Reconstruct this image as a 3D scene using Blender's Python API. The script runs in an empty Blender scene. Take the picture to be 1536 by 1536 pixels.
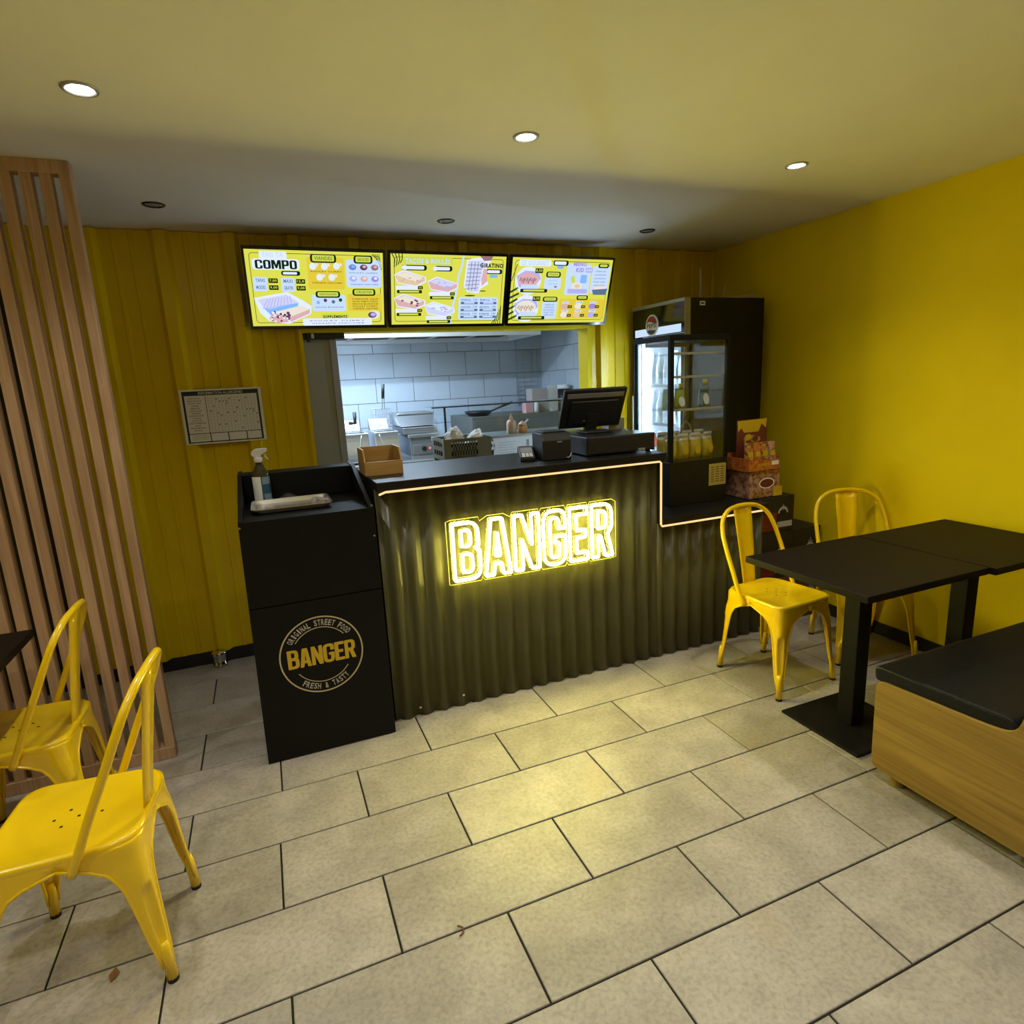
import bpy, bmesh, math, random
from mathutils import Vector, Matrix, noise
random.seed(7)
PI = math.pi
S = bpy.context.scene
COL = S.collection

# ------------------------------------------------------------------ camera
cam_d = bpy.data.cameras.new('camera')
cam = bpy.data.objects.new('camera', cam_d)
COL.objects.link(cam)
CR, CU, CF = Vector((0.9237, -0.3791, -0.0482)), Vector((0.1229, 0.1756, 0.9768)), Vector((0.3616, 0.9082, -0.2097))
CF.normalize(); CR = (CR - CF * CR.dot(CF)).normalized(); CU = CR.cross(CF)
cam.matrix_world = Matrix(((CR.x, CU.x, -CF.x, -0.008), (CR.y, CU.y, -CF.y, -3.5373), (CR.z, CU.z, -CF.z, 1.5389), (0, 0, 0, 1)))
cam_d.sensor_width = 36.0
cam_d.lens = 36.0 * 911.66 / 1536.0
cam_d.clip_start = 0.02
S.camera = cam

# ------------------------------------------------------------------ world, view
w = bpy.data.worlds.new('world'); S.world = w; w.use_nodes = True
w.node_tree.nodes['Background'].inputs[0].default_value = (0.02, 0.02, 0.02, 1)
w.node_tree.nodes['Background'].inputs[1].default_value = 0.3
S.view_settings.view_transform = 'Standard'
S.view_settings.look = 'None'
S.view_settings.gamma = 1.0
S.view_settings.use_curve_mapping = False
S.view_settings.exposure = 0.12
SPOT_W, NEON, KITCHEN_W = 27.0, 52.0, 54.0
CEIL = 2.385
S.cycles.max_bounces = 8
S.cycles.caustics_reflective = False
S.cycles.caustics_refractive = False

# ------------------------------------------------------------------ materials
MATS = {}
def mat(name, col, rough=0.5, metal=0.0, emit=0.0, coat=0.0, trans=0.0, spec=0.5, alpha=1.0):
    m = bpy.data.materials.new(name); m.use_nodes = True
    b = m.node_tree.nodes['Principled BSDF']
    b.inputs['Base Color'].default_value = (*col, 1)
    b.inputs['Roughness'].default_value = rough
    b.inputs['Metallic'].default_value = metal
    b.inputs['Specular IOR Level'].default_value = spec
    if coat: b.inputs['Coat Weight'].default_value = coat; b.inputs['Coat Roughness'].default_value = 0.12
    if emit:
        b.inputs['Emission Color'].default_value = (*col, 1); b.inputs['Emission Strength'].default_value = emit
    if trans: b.inputs['Transmission Weight'].default_value = trans
    b.inputs['Alpha'].default_value = alpha
    MATS[name] = m
    return m
def glow(name, col, strength):
    m = bpy.data.materials.new(name); m.use_nodes = True
    nt = m.node_tree; nt.nodes.clear()
    e = nt.nodes.new('ShaderNodeEmission'); o = nt.nodes.new('ShaderNodeOutputMaterial')
    e.inputs[0].default_value = (*col, 1); e.inputs[1].default_value = strength
    nt.links.new(e.outputs[0], o.inputs[0]); MATS[name] = m
    return m
def nodes(m): return m.node_tree.nodes, m.node_tree.links, m.node_tree.nodes['Principled BSDF']
def noisy(m, c1, c2, scale=8, detail=6, bump=0.0, stretch=(1, 1, 1), lo=0.35, hi=0.65, world=False, bscale=None):
    N, L, b = nodes(m)
    if world:
        g = N.new('ShaderNodeNewGeometry'); src = g.outputs['Position']
    else:
        g = N.new('ShaderNodeTexCoord'); src = g.outputs['Object']
    mp = N.new('ShaderNodeMapping'); mp.inputs['Scale'].default_value = stretch
    L.new(src, mp.inputs['Vector'])
    n = N.new('ShaderNodeTexNoise'); n.inputs['Scale'].default_value = scale; n.inputs['Detail'].default_value = detail
    L.new(mp.outputs[0], n.inputs['Vector'])
    r = N.new('ShaderNodeValToRGB')
    r.color_ramp.elements[0].color = (*c1, 1); r.color_ramp.elements[1].color = (*c2, 1)
    r.color_ramp.elements[0].position = lo; r.color_ramp.elements[1].position = hi
    L.new(n.outputs['Fac'], r.inputs[0]); L.new(r.outputs[0], b.inputs['Base Color'])
    if bump:
        bn = N.new('ShaderNodeBump'); bn.inputs['Strength'].default_value = bump; bn.inputs['Distance'].default_value = 0.01
        if bscale:
            n2 = N.new('ShaderNodeTexNoise'); n2.inputs['Scale'].default_value = bscale; n2.inputs['Detail'].default_value = 3
            L.new(mp.outputs[0], n2.inputs['Vector']); L.new(n2.outputs['Fac'], bn.inputs['Height'])
        else: L.new(n.outputs['Fac'], bn.inputs['Height'])
        L.new(bn.outputs[0], b.inputs['Normal'])
    return m
def wood(name, c1, c2, c3, axis=2, rough=0.5, scale=1.0):
    m = mat(name, c1, rough); N, L, b = nodes(m)
    tc = N.new('ShaderNodeTexCoord'); oi = N.new('ShaderNodeObjectInfo')
    ad = N.new('ShaderNodeVectorMath'); ad.operation = 'ADD'
    ms = N.new('ShaderNodeVectorMath'); ms.operation = 'SCALE'; ms.inputs[0].default_value = (7.3, 3.1, 5.7)
    L.new(oi.outputs['Random'], ms.inputs['Scale'])
    L.new(tc.outputs['Object'], ad.inputs[0]); L.new(ms.outputs[0], ad.inputs[1])
    mp = N.new('ShaderNodeMapping'); sc = [14 * scale] * 3; sc[axis] = 0.9 * scale
    mp.inputs['Scale'].default_value = sc; L.new(ad.outputs[0], mp.inputs['Vector'])
    n = N.new('ShaderNodeTexNoise'); n.inputs['Scale'].default_value = 1.6; n.inputs['Detail'].default_value = 8; n.inputs['Distortion'].default_value = 1.2
    L.new(mp.outputs[0], n.inputs['Vector'])
    mp2 = N.new('ShaderNodeMapping'); sc2 = [160 * scale] * 3; sc2[axis] = 3 * scale
    mp2.inputs['Scale'].default_value = sc2; L.new(ad.outputs[0], mp2.inputs['Vector'])
    n2 = N.new('ShaderNodeTexNoise'); n2.inputs['Scale'].default_value = 1.0; n2.inputs['Detail'].default_value = 2
    L.new(mp2.outputs[0], n2.inputs['Vector'])
    r = N.new('ShaderNodeValToRGB')
    r.color_ramp.elements[0].color = (*c1, 1); r.color_ramp.elements[0].position = 0.32
    r.color_ramp.elements[1].color = (*c3, 1); r.color_ramp.elements[1].position = 0.68
    e = r.color_ramp.elements.new(0.5); e.color = (*c2, 1)
    L.new(n.outputs['Fac'], r.inputs[0])
    mx = N.new('ShaderNodeMixRGB'); mx.blend_type = 'MULTIPLY'; mx.inputs[0].default_value = 0.35
    r2 = N.new('ShaderNodeValToRGB'); r2.color_ramp.elements[0].color = (0.45, 0.4, 0.35, 1); r2.color_ramp.elements[0].position = 0.3; r2.color_ramp.elements[1].position = 0.6
    L.new(n2.outputs['Fac'], r2.inputs[0]); L.new(r.outputs[0], mx.inputs[1]); L.new(r2.outputs[0], mx.inputs[2])
    L.new(mx.outputs[0], b.inputs['Base Color'])
    bn = N.new('ShaderNodeBump'); bn.inputs['Strength'].default_value = 0.12; bn.inputs['Distance'].default_value = 0.003
    L.new(n2.outputs['Fac'], bn.inputs['Height']); L.new(bn.outputs[0], b.inputs['Normal'])
    return m
def stone(name):
    m = mat(name, (0.4, 0.37, 0.32), 0.40, spec=0.45); N, L, b = nodes(m)
    g = N.new('ShaderNodeNewGeometry'); oi = N.new('ShaderNodeObjectInfo')
    ms = N.new('ShaderNodeVectorMath'); ms.operation = 'SCALE'; ms.inputs[0].default_value = (13.0, 9.0, 4.0)
    L.new(oi.outputs['Random'], ms.inputs['Scale'])
    ad = N.new('ShaderNodeVectorMath'); ad.operation = 'ADD'; L.new(g.outputs['Position'], ad.inputs[0]); L.new(ms.outputs[0], ad.inputs[1])
    def nz(sc, det, dist=0.0):
        n = N.new('ShaderNodeTexNoise'); n.inputs['Scale'].default_value = sc; n.inputs['Detail'].default_value = det; n.inputs['Distortion'].default_value = dist
        L.new(ad.outputs[0], n.inputs['Vector']); return n
    def ramp(n, *st):
        r = N.new('ShaderNodeValToRGB'); e = r.color_ramp.elements
        e[0].position, e[0].color = st[0][0], (*st[0][1], 1); e[1].position, e[1].color = st[-1][0], (*st[-1][1], 1)
        for p, c in st[1:-1]:
            x = e.new(p); x.color = (*c, 1)
        L.new(n.outputs['Fac'], r.inputs[0]); return r
    a = ramp(nz(6, 10, 0.2), (0.3, (0.315, 0.293, 0.257)), (0.5, (0.380, 0.355, 0.312)), (0.7, (0.445, 0.418, 0.370)))
    f = ramp(nz(75, 8, 0.35), (0.3, (0.74, 0.73, 0.70)), (0.52, (1.0, 1.0, 1.0)), (0.72, (1.16, 1.15, 1.12)))
    mx = N.new('ShaderNodeMixRGB'); mx.blend_type = 'MULTIPLY'; mx.inputs[0].default_value = 0.75
    L.new(a.outputs[0], mx.inputs[1]); L.new(f.outputs[0], mx.inputs[2])
    st = ramp(nz(2.1, 3, 0.7), (0.62, (0, 0, 0)), (0.74, (0.55, 0.55, 0.55)))
    mo = N.new('ShaderNodeMixRGB'); L.new(st.outputs[0], mo.inputs[0]); L.new(mx.outputs[0], mo.inputs[1]); mo.inputs[2].default_value = (0.43, 0.32, 0.19, 1)
    tn = N.new('ShaderNodeMapRange'); tn.inputs['To Min'].default_value = 0.9; tn.inputs['To Max'].default_value = 1.08
    L.new(oi.outputs['Random'], tn.inputs[0])
    mv = N.new('ShaderNodeVectorMath'); mv.operation = 'SCALE'; L.new(mo.outputs[0], mv.inputs[0]); L.new(tn.outputs[0], mv.inputs['Scale'])
    L.new(mv.outputs[0], b.inputs['Base Color'])
    bn = N.new('ShaderNodeBump'); bn.inputs['Strength'].default_value = 0.25; bn.inputs['Distance'].default_value = 0.004
    n3 = nz(60, 5); L.new(n3.outputs['Fac'], bn.inputs['Height']); L.new(bn.outputs[0], b.inputs['Normal'])
    return m

stone('stone_tile')
mat('grout', (0.020, 0.017, 0.012), 0.95)
noisy(mat('yellow_wall', (0.80, 0.61, 0.0005), 0.6, spec=0.18), (0.78, 0.595, 0.0005), (0.82, 0.63, 0.0008), 3, 4, 0.05, world=True, bscale=220)
noisy(mat('yellow_metal', (0.76, 0.54, 0.0005), 0.27, spec=0.35), (0.74, 0.525, 0.0005), (0.78, 0.56, 0.0008), 4, 3, world=True)
noisy(mat('ceiling_paint', (0.74, 0.72, 0.66), 0.9), (0.73, 0.71, 0.65), (0.76, 0.74, 0.68), 2, 3, 0.04, world=True, bscale=300)
mat('black_trim', (0.012, 0.012, 0.012), 0.5)
noisy(mat('black_laminate', (0.009, 0.009, 0.008), 0.38, spec=0.3), (0.008, 0.008, 0.007), (0.012, 0.011, 0.010), 30, 4)
noisy(mat('black_table', (0.014, 0.010, 0.006), 0.55, spec=0.12), (0.007, 0.005, 0.003), (0.011, 0.008, 0.005), 60, 4, stretch=(1, 8, 1))
noisy(mat('black_powder', (0.006, 0.006, 0.006), 0.6, spec=0.2), (0.005, 0.005, 0.005), (0.008, 0.008, 0.008), 200, 2, 0.06)
mat('black_corrugated', (0.100, 0.096, 0.040), 0.30, spec=0.34)
mat('black_gloss', (0.008, 0.008, 0.009), 0.12)
mat('black_plastic', (0.014, 0.014, 0.014), 0.42)
mat('dark_bin', (0.008, 0.0078, 0.007), 0.5, spec=0.14)
noisy(mat('leather', (0.008, 0.009, 0.011), 0.45, spec=0.2), (0.006, 0.007, 0.009), (0.011, 0.012, 0.014), 120, 4, 0.15)
mat('chair_yellow', (0.88, 0.60, 0.003), 0.26, coat=0.4)
mat('showcase_black', (0.006, 0.006, 0.006), 0.5, spec=0.15)
mat('rubber', (0.01, 0.01, 0.01), 0.8)
mat('hole_dark', (0.02, 0.014, 0.002), 0.9)
wood('slat_wood', (0.42, 0.265, 0.155), (0.50, 0.325, 0.195), (0.58, 0.39, 0.245), axis=2)
wood('oak', (0.25, 0.152, 0.022), (0.32, 0.205, 0.032), (0.39, 0.255, 0.046), axis=1, rough=0.48, scale=0.62)
wood('oak_edge', (0.50, 0.38, 0.22), (0.55, 0.42, 0.26), (0.60, 0.47, 0.30), axis=1)
wood('box_wood', (0.42, 0.25, 0.07), (0.48, 0.29, 0.09), (0.55, 0.35, 0.12), axis=0)
mat('steel', (0.62, 0.63, 0.64), 0.28, metal=0.9)
mat('brushed_steel', (0.36, 0.37, 0.38), 0.40, metal=0.85)
mat('cabinet_steel', (0.17, 0.17, 0.15), 0.45, metal=0.4)
mat('tray_metal', (0.62, 0.60, 0.56), 0.27, metal=0.85)
mat('chrome', (0.6, 0.6, 0.6), 0.12, metal=1.0)
mat('wire', (0.45, 0.46, 0.47), 0.35, metal=0.8)
mat('silver', (0.36, 0.36, 0.37), 0.4, metal=0.3)
mat('white_enamel', (0.75, 0.76, 0.78), 0.4)
noisy(mat('kitchen_tile', (0.50, 0.57, 0.66), 0.25), (0.48, 0.55, 0.63), (0.52, 0.59, 0.68), 3, 3, world=True)
mat('kitchen_grout', (0.16, 0.17, 0.19), 0.9)
mat('door_grey', (0.38, 0.39, 0.38), 0.55)
mat('post_grey', (0.40, 0.41, 0.44), 0.45)
mat('paper', (0.80, 0.80, 0.80), 0.8)
mat('print_white', (0.88, 0.87, 0.86), 0.7)
mat('print_dark', (0.02, 0.03, 0.028), 0.6)
mat('print_grey', (0.45, 0.45, 0.47), 0.7)
mat('poster_green', (0.02, 0.032, 0.028), 0.6)
mat('logo_gold', (0.62, 0.42, 0.02), 0.5)
mat('logo_cream', (0.55, 0.47, 0.28), 0.5)
mat('logo_grey', (0.48, 0.46, 0.43), 0.5)
mat('cable_grey', (0.5, 0.5, 0.5), 0.5)
mat('olive_plastic', (0.17, 0.155, 0.085), 0.5)
mat('orange_sauce', (0.72, 0.30, 0.08), 0.35)
mat('peach_plastic', (0.78, 0.48, 0.30), 0.35)
mat('pink_white', (0.70, 0.38, 0.40), 0.5)
mat('cardboard', (0.42, 0.36, 0.34), 0.8)
mat('cloudy_plastic', (0.62, 0.60, 0.56), 0.35)
mat('blue_label', (0.03, 0.10, 0.17), 0.4)
mat('blue_pale', (0.22, 0.33, 0.45), 0.4)
mat('amber_fluid', (0.05, 0.045, 0.02), 0.1)
mat('crumple_dark', (0.03, 0.03, 0.027), 0.5)
mat('pouch_green', (0.28, 0.36, 0.08), 0.4)
mat('pouch_yellow', (0.62, 0.50, 0.06), 0.4)
mat('pouch_white', (0.62, 0.64, 0.66), 0.35)
mat('pouch_blue', (0.14, 0.22, 0.30), 0.35)
mat('snack_gold', (0.50, 0.36, 0.03), 0.35)
mat('foil', (0.62, 0.62, 0.66), 0.25, metal=0.5)
mat('candy_red', (0.13, 0.022, 0.018), 0.5)
mat('candy_yellow', (0.60, 0.42, 0.02), 0.5)
noisy(mat('candy_orange', (0.5, 0.13, 0.02), 0.5), (0.34, 0.07, 0.015), (0.58, 0.20, 0.03), 45, 3)
noisy(mat('candy_amber', (0.35, 0.12, 0.03), 0.45), (0.16, 0.04, 0.015), (0.55, 0.28, 0.06), 50, 3, lo=.4, hi=.6)
noisy(mat('candy_pink', (0.35, 0.18, 0.14), 0.5), (0.20, 0.08, 0.06), (0.50, 0.30, 0.20), 40, 4, lo=.4, hi=.6)
mat('carton_black', (0.014, 0.013, 0.012), 0.5)
mat('carton_red', (0.16, 0.012, 0.010), 0.5)
mat('carton_brown', (0.11, 0.05, 0.03), 0.6)
mat('sticker_gold', (0.48, 0.38, 0.07), 0.6)
mat('leaf_brown', (0.16, 0.075, 0.02), 0.7)
mat('pepsi_red', (0.35, 0.012, 0.02), 0.4)
mat('pepsi_blue', (0.02, 0.035, 0.15), 0.4)
mat('drink_red', (0.45, 0.02, 0.02), 0.25)
mat('drink_blue', (0.05, 0.12, 0.5), 0.25)
mat('drink_green', (0.10, 0.38, 0.07), 0.25)
mat('drink_orange', (0.75, 0.30, 0.03), 0.25)
mat('drink_clear', (0.70, 0.76, 0.82), 0.2)
mat('wicker', (0.35, 0.24, 0.11), 0.7)
mat('door_black', (0.012, 0.010, 0.010), 0.4)
glow('neon', (1.0, 0.88, 0.19), NEON)
mat('neon_channel', (0.65, 0.55, 0.08), 0.5)
glow('lamp_on', (1.0, 0.97, 0.92), 30.0)
glow('kitchen_tube', (0.80, 0.90, 1.0), 8.0)
glow('cool_led', (0.58, 0.77, 1.0), 100.0)
glow('warm_led', (1.0, 0.60, 0.26), 1.25)
glow('red_led', (1.0, 0.12, 0.06), 2.0)
glow('header_pale', (0.55, 0.70, 1.0), 1.0)
mat('lens_off', (0.25, 0.26, 0.28), 0.2)
def glass_mat(name, tint, haze=0.0):
    m = bpy.data.materials.new(name); m.use_nodes = True; nt = m.node_tree; nt.nodes.clear(); L = nt.links.new
    o = nt.nodes.new('ShaderNodeOutputMaterial'); mx = nt.nodes.new('ShaderNodeMixShader'); t = nt.nodes.new('ShaderNodeBsdfTransparent'); g = nt.nodes.new('ShaderNodeBsdfGlossy')
    lw = nt.nodes.new('ShaderNodeLayerWeight'); lw.inputs[0].default_value = 0.5
    pw = nt.nodes.new('ShaderNodeMath'); pw.operation = 'POWER'; pw.inputs[1].default_value = 4.0
    ma = nt.nodes.new('ShaderNodeMath'); ma.operation = 'MULTIPLY_ADD'; ma.inputs[1].default_value = 0.55; ma.inputs[2].default_value = 0.03
    L(lw.outputs['Facing'], pw.inputs[0]); L(pw.outputs[0], ma.inputs[0])
    t.inputs[0].default_value = (*tint, 1); g.inputs['Roughness'].default_value = 0.03
    L(ma.outputs[0], mx.inputs[0]); L(t.outputs[0], mx.inputs[1]); L(g.outputs[0], mx.inputs[2])
    if haze:
        d = nt.nodes.new('ShaderNodeBsdfDiffuse'); d.inputs[0].default_value = (.9, .9, .85, 1); m2 = nt.nodes.new('ShaderNodeMixShader'); m2.inputs[0].default_value = haze
        L(mx.outputs[0], m2.inputs[1]); L(d.outputs[0], m2.inputs[2]); L(m2.outputs[0], o.inputs[0])
    else: L(mx.outputs[0], o.inputs[0])
    MATS[name] = m
glass_mat('glass', (0.96, 0.98, 0.98))
glass_mat('sign_acrylic', (0.97, 0.97, 0.92))
# flat colours shown by the lit screens
for n_, c_, s_ in (('yellow', (0.72, 0.72, 0.085), 0.95), ('lime', (0.62, 0.72, 0.09), 0.9), ('amber', (0.80, 0.62, 0.05), 0.9), ('white', (0.55, 0.70, 0.98), 0.98), ('pale', (0.72, 0.80, 0.98), 1.0),
                   ('black', (0.006, 0.02, 0.006), 1.0), ('ink', (0.10, 0.16, 0.28), 1.0), ('green', (0.02, 0.06, 0.02), 1.0), ('brown', (0.30, 0.16, 0.16), 1.0), ('maroon', (0.13, 0.05, 0.13), 1.0),
                   ('cream', (0.78, 0.72, 0.62), 1.0), ('rose', (0.68, 0.40, 0.42), 1.0), ('lilac', (0.42, 0.42, 0.85), 1.0), ('blue', (0.16, 0.22, 0.62), 1.0), ('purple', (0.33, 0.24, 0.72), 1.0), ('sky', (0.22, 0.45, 0.9), 1.0), ('bread', (0.72, 0.55, 0.34), 1.0), ('glaze', (0.60, 0.62, 0.86), 1.0)):
    glow('scr_' + n_, c_, s_)

# ------------------------------------------------------------------ mesh builder
class B:
    def __init__(s, off=(0, 0, 0)):
        s.v, s.f, s.off = [], [], Vector(off)
    def add(s, vs, fs):
        k = len(s.v); s.v += [Vector(v) - s.off for v in vs]; s.f += [tuple(i + k for i in f) for f in fs]; return s
    def box(s, x0, x1, y0, y1, z0, z1):
        vs = [(x, y, z) for z in (z0, z1) for y in (y0, y1) for x in (x0, x1)]
        return s.add(vs, [(0, 2, 3, 1), (4, 5, 7, 6), (0, 1, 5, 4), (2, 6, 7, 3), (0, 4, 6, 2), (1, 3, 7, 5)])
    def hexa(s, b, t):   # b, t: 4 corner points each, same winding (counter-clockwise seen from t)
        return s.add(list(b) + list(t), [(3, 2, 1, 0), (4, 5, 6, 7), (0, 1, 5, 4), (1, 2, 6, 5), (2, 3, 7, 6), (3, 0, 4, 7)])
    def quad(s, a, b, c, d): return s.add([a, b, c, d], [(0, 1, 2, 3)])
    def prism(s, poly, axis, a0, a1):   # poly: 2-d points in the two other axes
        def P(p, a): return {0: (a, p[0], p[1]), 1: (p[0], a, p[1]), 2: (p[0], p[1], a)}[axis]
        n = len(poly)
        return s.add([P(p, a0) for p in poly] + [P(p, a1) for p in poly], [tuple(range(n))[::-1], tuple(range(n, 2 * n))] + [(i, (i + 1) % n, n + (i + 1) % n, n + i) for i in range(n)])
    def cyl(s, p0, p1, r0, r1=None, n=16, caps=True):
        p0, p1 = Vector(p0), Vector(p1); r1 = r0 if r1 is None else r1
        d = (p1 - p0).normalized(); u = d.orthogonal().normalized(); w_ = d.cross(u)
        vs = [p0 + (u * math.cos(t) + w_ * math.sin(t)) * r0 for t in [2 * PI * i / n for i in range(n)]] + [p1 + (u * math.cos(t) + w_ * math.sin(t)) * r1 for t in [2 * PI * i / n for i in range(n)]]
        fs = [(i, (i + 1) % n, n + (i + 1) % n, n + i) for i in range(n)]
        if caps: fs += [tuple(range(n))[::-1], tuple(range(n, 2 * n))]
        return s.add(vs, fs)
    def tube(s, path, r, n=8, closed=False):
        P = [Vector(p) for p in path]; m = len(P); R = r if isinstance(r, (list, tuple)) else [r] * m
        T = []
        for i in range(m):
            a = P[(i - 1) % m] if (closed or i) else P[0]; b = P[(i + 1) % m] if (closed or i < m - 1) else P[-1]
            T.append((b - a).normalized() if (b - a).length > 1e-9 else Vector((0, 0, 1)))
        u = T[0].orthogonal().normalized(); vs = []
        for i in range(m):
            u = (u - T[i] * u.dot(T[i])); u = u.normalized() if u.length > 1e-6 else T[i].orthogonal().normalized()
            w_ = T[i].cross(u)
            vs += [P[i] + (u * math.cos(2 * PI * k / n) + w_ * math.sin(2 * PI * k / n)) * R[i] for k in range(n)]
        fs = []
        for i in range(m if closed else m - 1):
            j = (i + 1) % m
            fs += [(i * n + k, i * n + (k + 1) % n, j * n + (k + 1) % n, j * n + k) for k in range(n)]
        if not closed: fs += [tuple(range(n))[::-1], tuple(range((m - 1) * n, m * n))]
        return s.add(vs, fs)
    def lathe(s, prof, c=(0, 0, 0), n=16, sx=1, sy=1):   # prof: (r, z) from bottom to top
        m = len(prof); vs = []
        for r, z in prof: vs += [(c[0] + r * sx * math.cos(2 * PI * k / n), c[1] + r * sy * math.sin(2 * PI * k / n), c[2] + z) for k in range(n)]
        fs = [(i * n + k, i * n + (k + 1) % n, (i + 1) * n + (k + 1) % n, (i + 1) * n + k) for i in range(m - 1) for k in range(n)]
        fs += [tuple(range(n))[::-1], tuple(range((m - 1) * n, m * n))]
        return s.add(vs, fs)
    def grid(s, rows, closed=False):   # rows of points
        n = len(rows[0]); fs = []
        for i in range(len(rows) - 1):
            for k in range(n if closed else n - 1): fs.append((i * n + k, i * n + (k + 1) % n, (i + 1) * n + (k + 1) % n, (i + 1) * n + k))
        return s.add([p for r in rows for p in r], fs)
    def mesh(s, name, m, smooth=False):
        me = bpy.data.meshes.new(name); me.from_pydata([tuple(v) for v in s.v], [], s.f); me.validate()
        me.materials.append(MATS[m])
        if smooth:
            for p in me.polygons: p.use_smooth = True
        me.update(); return me
    def obj(s, name, m, parent=None, smooth=False, bevel=0, solid=0, label=None, subsurf=0, segs=2):
        o = bpy.data.objects.new(name, s.mesh(name, m, smooth)); COL.objects.link(o)
        if parent: o.parent = parent
        if subsurf:
            q = o.modifiers.new('sub', 'SUBSURF'); q.levels = q.render_levels = subsurf
        if solid:
            q = o.modifiers.new('solid', 'SOLIDIFY'); q.thickness = solid; q.offset = 0
        if bevel:
            q = o.modifiers.new('bevel', 'BEVEL'); q.width = bevel; q.segments = segs; q.limit_method = 'ANGLE'; q.angle_limit = 0.6
            for p in o.data.polygons: p.use_smooth = False
        if label: o['label'] = label
        return o
def tag(o, label, cat, group=None):
    o['label'] = label; o['category'] = cat
    if group: o['group'] = group
    return o
def thing(name, label, cat, loc=(0, 0, 0), rotz=0, group=None):
    o = bpy.data.objects.new(name, None); COL.objects.link(o); o.empty_display_size = 0.05
    o.location = loc; o.rotation_euler = (0, 0, rotz)
    return tag(o, label, cat, group)
def struct(o, label=None, cat=None):
    o['kind'] = 'structure'
    if label: o['label'] = label
    if cat: o['category'] = cat
    return o
def copy_tree(o, parent=None):
    c = o.copy(); COL.objects.link(c)
    if parent: c.parent = parent
    for ch in list(o.children): copy_tree(ch, c)
    return c

# flat outlines, text
def rounded(poly, seg=5):
    out = []; n = len(poly)
    for i, p in enumerate(poly):
        r = p[2] if len(p) > 2 else 0.0
        P = Vector(p[:2]); A = Vector(poly[i - 1][:2]); C = Vector(poly[(i + 1) % n][:2])
        if r <= 0: out.append(P); continue
        da, dc = (A - P), (C - P); r = min(r, da.length * 0.49, dc.length * 0.49)
        a = P + da.normalized() * r; c = P + dc.normalized() * r
        for k in range(seg + 1):
            t = k / seg; out.append(a * (1 - t) ** 2 + P * 2 * t * (1 - t) + c * t * t)
    return out
LET = {   # condensed capitals, half as wide as they are high: outer outline, inner outlines
 'B': ([(0, 0, .03), (.5, 0, .2), (.5, .50, .16), (.42, .53, .03), (.48, .57, .10), (.48, 1, .2), (0, 1, .03)], [[(.16, .13), (.35, .13, .1), (.35, .45, .1), (.16, .45)], [(.16, .59), (.33, .59, .1), (.33, .87, .1), (.16, .87)]]),
 'A': ([(0, 0, .02), (.15, 0, .02), (.185, .2, .03), (.315, .2, .03), (.35, 0, .02), (.5, 0, .02), (.36, 1, .03), (.14, 1, .03)], [[(.205, .34, .02), (.295, .34, .02), (.25, .76, .02)]]),
 'N': ([(0, 0, .02), (.15, 0, .02), (.15, .56, .02), (.34, 0, .02), (.5, 0, .02), (.5, 1, .02), (.35, 1, .02), (.35, .44, .02), (.16, 1, .02), (0, 1, .02)], []),
 'G': ([(0, 0, .22), (.5, 0, .22), (.5, .52, .02), (.26, .52, .02), (.26, .40, .02), (.35, .40, .02), (.35, .13, .09), (.15, .13, .09), (.15, .87, .09), (.35, .87, .09), (.35, .66, .02), (.5, .66, .02), (.5, 1, .22), (0, 1, .22)], []),
 'E': ([(0, 0, .03), (.42, 0, .02), (.42, .14, .02), (.16, .14, .02), (.16, .43, .02), (.37, .43, .02), (.37, .57, .02), (.16, .57, .02), (.16, .86, .02), (.42, .86, .02), (.42, 1, .02), (0, 1, .03)], []),
 'R': ([(0, 0, .02), (.15, 0, .02), (.15, .40, .02), (.21, .40, .02), (.33, 0, .02), (.5, 0, .02), (.375, .44, .05), (.48, .54, .12), (.48, 1, .2), (0, 1, .03)], [[(.15, .55, .01), (.33, .55, .09), (.33, .87, .09), (.15, .87, .01)]]),
 'C': ([(0, 0, .2), (.5, 0, .2), (.5, .37), (.34, .37), (.34, .14, .06), (.17, .14, .06), (.17, .86, .06), (.34, .86, .06), (.34, .63), (.5, .63), (.5, 1, .2), (0, 1, .2)], []),
 'O': ([(0, 0, .2), (.5, 0, .2), (.5, 1, .2), (0, 1, .2)], [[(.17, .16, .06), (.33, .16, .06), (.33, .84, .06), (.17, .84, .06)]]),
 'M': ([(0, 0), (.16, 0), (.16, .58), (.27, .08), (.38, .08), (.49, .58), (.49, 0), (.65, 0), (.65, 1), (.43, 1), (.325, .48), (.22, 1), (0, 1)], []),
 'P': ([(0, 0), (.17, 0), (.17, .34), (.49, .34, .16), (.49, 1, .16), (0, 1)], [[(.17, .52), (.32, .52, .05), (.32, .84, .05), (.17, .84)]]),
}
def fill_mesh(polys, bold=0.0):   # even-odd filled outlines -> (verts, faces)
    cu = bpy.data.curves.new('tmp', 'CURVE'); cu.dimensions = '2D'; cu.fill_mode = 'BOTH'; cu.offset = bold
    for p in polys:
        sp = cu.splines.new('POLY'); sp.points.add(len(p) - 1); sp.use_cyclic_u = True
        for k, q in enumerate(p): sp.points[k].co = (q[0], q[1], 0, 1)
    return curve_geo(cu)
def curve_geo(cu):
    o = bpy.data.objects.new('tmp', cu); COL.objects.link(o)
    dg = bpy.context.evaluated_depsgraph_get(); dg.update()
    me = bpy.data.meshes.new_from_object(o.evaluated_get(dg))
    vs = [v.co.copy() for v in me.vertices]; fs = [tuple(p.vertices) for p in me.polygons]
    bpy.data.objects.remove(o); bpy.data.curves.remove(cu); bpy.data.meshes.remove(me)
    return vs, fs
TXT = {}
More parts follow.
